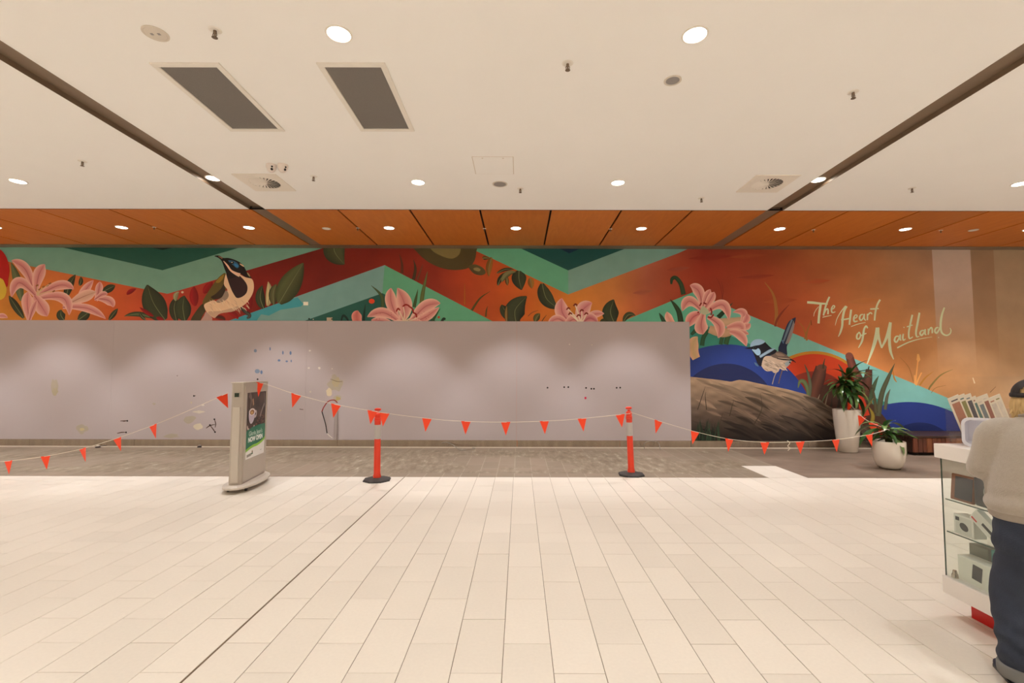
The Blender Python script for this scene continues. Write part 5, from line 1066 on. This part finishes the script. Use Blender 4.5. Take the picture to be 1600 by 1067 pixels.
def solid(parts, voxel=0.012, it=6, name='tmp'):
    """union of closed shapes as one continuous skin"""
    bm = bmesh.new()
    for f in parts: f(bm)
    bmesh.ops.recalc_face_normals(bm, faces=bm.faces)
    me = bpy.data.meshes.new('tmp'); bm.to_mesh(me); bm.free(); o = bpy.data.objects.new('tmp', me); COL.objects.link(o)
    m = o.modifiers.new('r', 'REMESH'); m.mode = 'VOXEL'; m.voxel_size = voxel; m.use_smooth_shade = True
    s = o.modifiers.new('s', 'SMOOTH'); s.iterations = it; s.factor = 0.5
    dg = bpy.context.evaluated_depsgraph_get(); out = bpy.data.meshes.new_from_object(o.evaluated_get(dg)); bpy.data.objects.remove(o); bpy.data.meshes.remove(me); out.name = name
    for p_ in out.polygons: p_.use_smooth = True
    return out
def loft(secs, n=28):
    def f(bm):
        S = cr(secs, 3); rings = []
        for cx_, cy_, z, rx, ry, e in S:
            ring = []
            for i in range(n):
                a = 2*math.pi*i/n; c_, s_ = math.cos(a), math.sin(a); ring.append(bm.verts.new((cx_+rx*math.copysign(abs(c_)**e, c_), cy_+ry*math.copysign(abs(s_)**e, s_), z)))
            rings.append(ring)
        for a, b in zip(rings[:-1], rings[1:]):
            for i in range(n): bm.faces.new((a[i], a[(i+1) % n], b[(i+1) % n], b[i]))
        bm.faces.new(rings[0][::-1]); bm.faces.new(rings[-1])
    return f
def limb(pts, rad, flat=None, n=14, sub=4):
    P4 = cr([tuple(p_)+(r,) for p_, r in zip(pts, rad)], sub)
    return lambda bm: tube(bm, [p_[:3] for p_ in P4], [p_[3] for p_ in P4], n, flat)
def ball(c, r, sc=(1, 1, 1)):
    def f(bm):
        res = bmesh.ops.create_uvsphere(bm, u_segments=20, v_segments=14, radius=r)
        for v in res['verts']: v.co = Vector((v.co.x*sc[0]+c[0], v.co.y*sc[1]+c[1], v.co.z*sc[2]+c[2]))
    return f
# joints (local: +y is where the person faces, x to the person's right)
shL, shR = (-0.20, 0.0, 1.425), (0.20, 0.0, 1.425)
elL, elR = (-0.245, 0.06, 1.175), (0.245, 0.06, 1.175)
wrL, wrR = (-0.16, 0.26, 1.275), (0.15, 0.27, 1.28)
hipL, hipR = (-0.11, 0.0, 0.88), (0.11, 0.0, 0.88)
knL, knR = (-0.15, 0.03, 0.49), (0.14, 0.04, 0.49)
anL, anR = (-0.155, -0.02, 0.09), (0.145, 0.0, 0.09)
HC = (0.0, 0.05, 1.608)             # head centre
def hand(wr, s):
    fs = []
    w0 = Vector(wr); palm = w0+Vector((0.02*s, 0.06, -0.012))
    fs.append(limb([w0, palm, palm+Vector((0.012*s, 0.03, -0.004))], [0.026, 0.036, 0.03], (1.15, 0.55)))
    for k, (dx, l) in enumerate(((-0.028, 0.066), (-0.009, 0.074), (0.01, 0.07), (0.028, 0.055))):
        b0 = palm+Vector((0.012*s+dx, 0.028, -0.004)); fs.append(limb([b0, b0+Vector((0, l*0.5, 0.004)), b0+Vector((0, l*0.9, -0.012))], [0.0095, 0.009, 0.0075], n=8, sub=3))
    t0 = w0+Vector((0.03*s, 0.04, -0.008)); fs.append(limb([t0, t0+Vector((0.026*s, 0.028, 0)), t0+Vector((0.03*s, 0.055, -0.008))], [0.013, 0.011, 0.009], n=8, sub=3)); return fs
def foot(an, s):
    a = Vector(an); return [limb([a+Vector((0, -0.035, -0.045)), a+Vector((0, 0.05, -0.05)), a+Vector((0.01*s, 0.14, -0.062)), a+Vector((0.012*s, 0.19, -0.066))], [0.034, 0.04, 0.034, 0.018], (1.15, 0.75))]
HY = -0.5                            # the head is turned further to the right than the body
def hr(dx, dy, dz): return (HC[0]+dx*math.cos(HY)-dy*math.sin(HY), HC[1]+dx*math.sin(HY)+dy*math.cos(HY), HC[2]+dz)
def turn(o):
    o.rotation_euler = (0, 0, HY); o.location = (HC[0]-(HC[0]*math.cos(HY)-HC[1]*math.sin(HY)), HC[1]-(HC[0]*math.sin(HY)+HC[1]*math.cos(HY)), 0); return o
body = [loft([(0, 0, 0.84, 0.15, 0.1, .9), (0, 0, 0.95, 0.17, 0.12, .9), (0, 0, 1.1, 0.155, 0.115, .9), (0, 0, 1.28, 0.17, 0.12, .9), (0, 0, 1.36, 0.15, 0.09, .9), (0, 0.0, 1.42, 0.09, 0.06, 1)]),
        limb([(0, 0.0, 1.42), (0, 0.02, 1.5), (0, 0.04, 1.56)], [0.056, 0.056, 0.058]), ball(HC, 0.1, (0.78, 0.98, 1.12)), ball(hr(0, 0.045, -0.065), 0.055, (0.9, 0.95, 1.0)),
        limb([hr(0, 0.09, 0.01), hr(0, 0.118, -0.028)], [0.008, 0.014], n=8), limb([hr(-0.022, 0.094, -0.062), hr(0.022, 0.094, -0.062)], [0.009, 0.009], n=8)]
for s in (-1, 1): body += [ball(hr(s*0.079, -0.005, -0.012), 0.026, (0.5, 0.62, 1.15)), ball(hr(s*0.03, 0.085, 0.012), 0.013)]
for sh, el, wr, s in ((shL, elL, wrL, 1), (shR, elR, wrR, -1)): body += [limb([(sh[0]*0.5, 0, 1.42), sh, el, wr], [0.04, 0.046, 0.04, 0.027])]+hand(wr, s)
for hp, kn, an, s in ((hipL, knL, anL, -1), (hipR, knR, anR, 1)): body += [limb([hp, kn, (an[0], an[1]-0.02, 0.33), an], [0.085, 0.058, 0.055, 0.036])]+foot(an, s)
obj('body', solid(body, 0.0085, 3, 'body'), M_skin, per)
# sweatshirt
sw = [loft([(0, 0.0, 0.955, 0.245, 0.168, .9), (0, -0.01, 1.0, 0.255, 0.178, .9), (0, -0.012, 1.09, 0.25, 0.176, .9), (0, -0.015, 1.2, 0.238, 0.17, .9), (0, -0.015, 1.33, 0.225, 0.155, .85), (0, -0.01, 1.42, 0.2, 0.12, .85), (0, 0.0, 1.475, 0.12, 0.09, .95), (0, 0.005, 1.5, 0.085, 0.082, 1)])]
for sh, el, wr in ((shL, elL, wrL), (shR, elR, wrR)):
    sw += [limb([(sh[0]*0.45, 0, 1.425), (sh[0]*0.98, 0, 1.405), ((sh[0]*0.45+el[0]*0.55), 0.02, 1.3), el, tuple(0.5*(el[k]+wr[k]) for k in range(3)), wr], [0.062, 0.076, 0.074, 0.066, 0.058, 0.046], n=18)]
mesw = solid(sw, 0.011, 5, 'sweatshirt')
rr = random.Random(2)
def fold(me, amp, fn):
    for v in me.vertices: v.co += v.normal*(amp*fn(v.co))
fold(mesw, 0.006, lambda c: math.sin(c.z*62+c.x*18+math.sin(c.x*14)*2.2)*max(0, 1-abs(c.z-1.02)/0.14)+0.9*math.sin(c.x*34-c.z*28+c.y*20)*max(0, 1-abs(c.z-1.2)/0.25)*0.7)
obj('sweatshirt', mesw, M_swt, per)
o = obj('hem_band', solid([loft([(0, 0, 0.918, 0.226, 0.156, .9), (0, 0, 0.933, 0.238, 0.163, .9), (0, 0, 0.972, 0.24, 0.165, .9)])], 0.01, 3, 'hem'), M_swt2, per)
bm = bmesh.new(); tube(bm, [(0.083*math.cos(a*PI/12), 0.008+0.08*math.sin(a*PI/12), 1.502+0.012*math.sin(a*PI/12)*-1) for a in range(25)], 0.012, 8, caps=False); smooth(obj('collar', bm, M_swt2, per))
# jeans
jn = [loft([(0, 0, 0.94, 0.212, 0.142, .9), (0, -0.008, 0.84, 0.226, 0.156, .88), (0, -0.008, 0.75, 0.228, 0.152, .85), (0, 0.0, 0.69, 0.17, 0.11, .85)])]
for hp, kn, an in ((hipL, knL, anL), (hipR, knR, anR)): jn += [limb([(hp[0]*0.95, -0.005, 0.78), (hp[0]*1.06, 0.0, 0.66), (kn[0], kn[1]-0.005, 0.48), (an[0], an[1]-0.01, 0.25), (an[0], an[1]-0.005, 0.085)], [0.108, 0.112, 0.098, 0.092, 0.086], n=20)]
mej = solid(jn, 0.0105, 4, 'jeans')
fold(mej, 0.007, lambda c: math.sin(c.z*58+math.sin(c.x*30)*2.2+c.y*26)*(0.5+0.5*math.sin(c.z*9))*(1 if c.z < 0.72 else 0.4))
je = obj('jeans', mej, M_jean, per)
obj('waistband', solid([loft([(0, 0, 0.9, 0.219, 0.15, .9), (0, 0, 0.92, 0.221, 0.152, .9), (0, 0, 0.94, 0.216, 0.148, .9)])], 0.009, 2, 'wb'), M_jean, je)
for s in (-1, 1):
    bm = bmesh.new(); tube(bm, [(s*0.035, -0.157, 0.805), (s*0.1, -0.153, 0.798), (s*0.16, -0.124, 0.805)], 0.004, 6); obj('pocket_seam', bm, M_jean2, je)
for an in (anL, anR): obj('cuff', solid([loft([(an[0], an[1]-0.005, 0.05, 0.08, 0.086, 1), (an[0], an[1]-0.005, 0.07, 0.093, 0.098, 1), (an[0], an[1]-0.005, 0.115, 0.094, 0.099, 1), (an[0], an[1]-0.005, 0.125, 0.09, 0.095, 1)])], 0.008, 2, 'cuff'), M_jean2, je)
# shoes: low slip-ons
for an, s in ((anL, -1), (anR, 1)):
    a = Vector(an)
    sh_ = obj('shoe', solid([limb([a+Vector((0, -0.05, -0.058)), a+Vector((0, 0.05, -0.05)), a+Vector((0.01*s, 0.14, -0.056)), a+Vector((0.012*s, 0.205, -0.062))], [0.036, 0.05, 0.046, 0.026], (1.05, 0.7))], 0.008, 3, 'shoe'), M_shoe, per)
    bm = bmesh.new(); box(bm, a.x-0.046, a.x+0.048, a.y-0.085, a.y+0.225, 0.001, 0.018); bmesh.ops.bevel(bm, geom=[e for e in bm.edges if abs(e.verts[0].co.z-e.verts[1].co.z) > 0.01], offset=0.04, segments=4, affect='EDGES'); obj('sole', bm, M_blkp, sh_)
# cap with an arched opening at the back, brim at the front
bm = bmesh.new(); n = 48; zr = 12; grid = []
CR = (0.094, 0.112, 0.094); cz0 = HC[2]+0.012
def cap_pt(th, ph, k=1.0): return (HC[0]+CR[0]*k*math.cos(ph)*math.cos(th), HC[1]-0.006+CR[1]*k*math.cos(ph)*math.sin(th), cz0+CR[2]*k*math.sin(ph))
for k in (1.0, 0.965):
    for j in range(zr+1):
        ph = (math.pi/2)*j/zr; grid.append([bm.verts.new(cap_pt(2*math.pi*i/n, ph*0.999, k)) for i in range(n)])
def hole(i, j):
    th = 2*math.pi*(i+0.5)/n; d = math.atan2(math.sin(th+math.pi/2), math.cos(th+math.pi/2)); ph = (math.pi/2)*(j+0.5)/zr
    return ph > 0.16 and (d/0.5)**2+((ph-0.16)/0.5)**2 < 1
for L0 in (0, zr+1):
    for j in range(zr):
        for i in range(n):
            if not hole(i, j): bm.faces.new((grid[L0+j][i], grid[L0+j][(i+1) % n], grid[L0+j+1][(i+1) % n], grid[L0+j+1][i]))
bmesh.ops.remove_doubles(bm, verts=bm.verts, dist=0.0004)
cap = turn(smooth(obj('cap', bm, M_cap, per), 60))
bm = bmesh.new(); tube(bm, [cap_pt(2*math.pi*i/40, -0.02, 1.0) for i in range(41)], 0.0095, 8, (0.55, 1.3), caps=False); obj('cap_band', bm, M_cap, cap)
bm = bmesh.new(); rows = []
for i in range(13):
    th = math.radians(25+130*i/12); a = cap_pt(th, 0.0); e = math.sin(math.pi*i/12); rows.append([bm.verts.new((a[0], a[1]-0.004, a[2]+0.002)), bm.verts.new((a[0]*1.02, a[1]+0.04*e, a[2]-0.002+0.006*e)), bm.verts.new((a[0]*1.0, a[1]+0.082*e, a[2]-0.014))])
for r0, r1 in zip(rows[:-1], rows[1:]):
    for k in range(2): bm.faces.new((r0[k], r0[k+1], r1[k+1], r1[k]))
bmesh.ops.solidify(bm, geom=bm.faces[:], thickness=0.004); obj('brim', bm, M_cap, cap)
# hair: shell over the skull plus locks hanging from under the cap
hair = turn(obj('hair', solid([ball((0, HC[1]-0.012, HC[2]+0.012), 0.1, (0.82, 0.95, 0.96)), loft([(0, HC[1]-0.05, HC[2]-0.085, 0.04, 0.02, 1), (0, HC[1]-0.045, HC[2]-0.05, 0.066, 0.045, 1), (0, HC[1]-0.035, HC[2], 0.078, 0.066, 1)])], 0.008, 3, 'hair'), M_hair, per))
for i in range(90):
    th = math.radians(rr.uniform(180, 360)); r0 = rr.uniform(0.96, 1.05); a = Vector((0.086*r0*math.cos(th), HC[1]-0.006+0.104*r0*math.sin(th), HC[2]+0.005)); out = Vector((math.cos(th), math.sin(th), 0)); a -= out*0.012; l = rr.uniform(0.085, 0.14)
    pts = [a, a+out*rr.uniform(0.008, 0.018)+Vector((0, 0, -l*0.5)), a+out*rr.uniform(-0.015, 0.02)+Vector((rr.uniform(-.018, .018), rr.uniform(-.01, .01), -l))]
    bm = bmesh.new(); tube(bm, cr([tuple(x) for x in pts], 3), [0.006, .0075, .008, .0075, .006, .004, .0012], 6, (1.3, 0.6)); smooth(obj('lock', bm, M_hair, hair), 80)
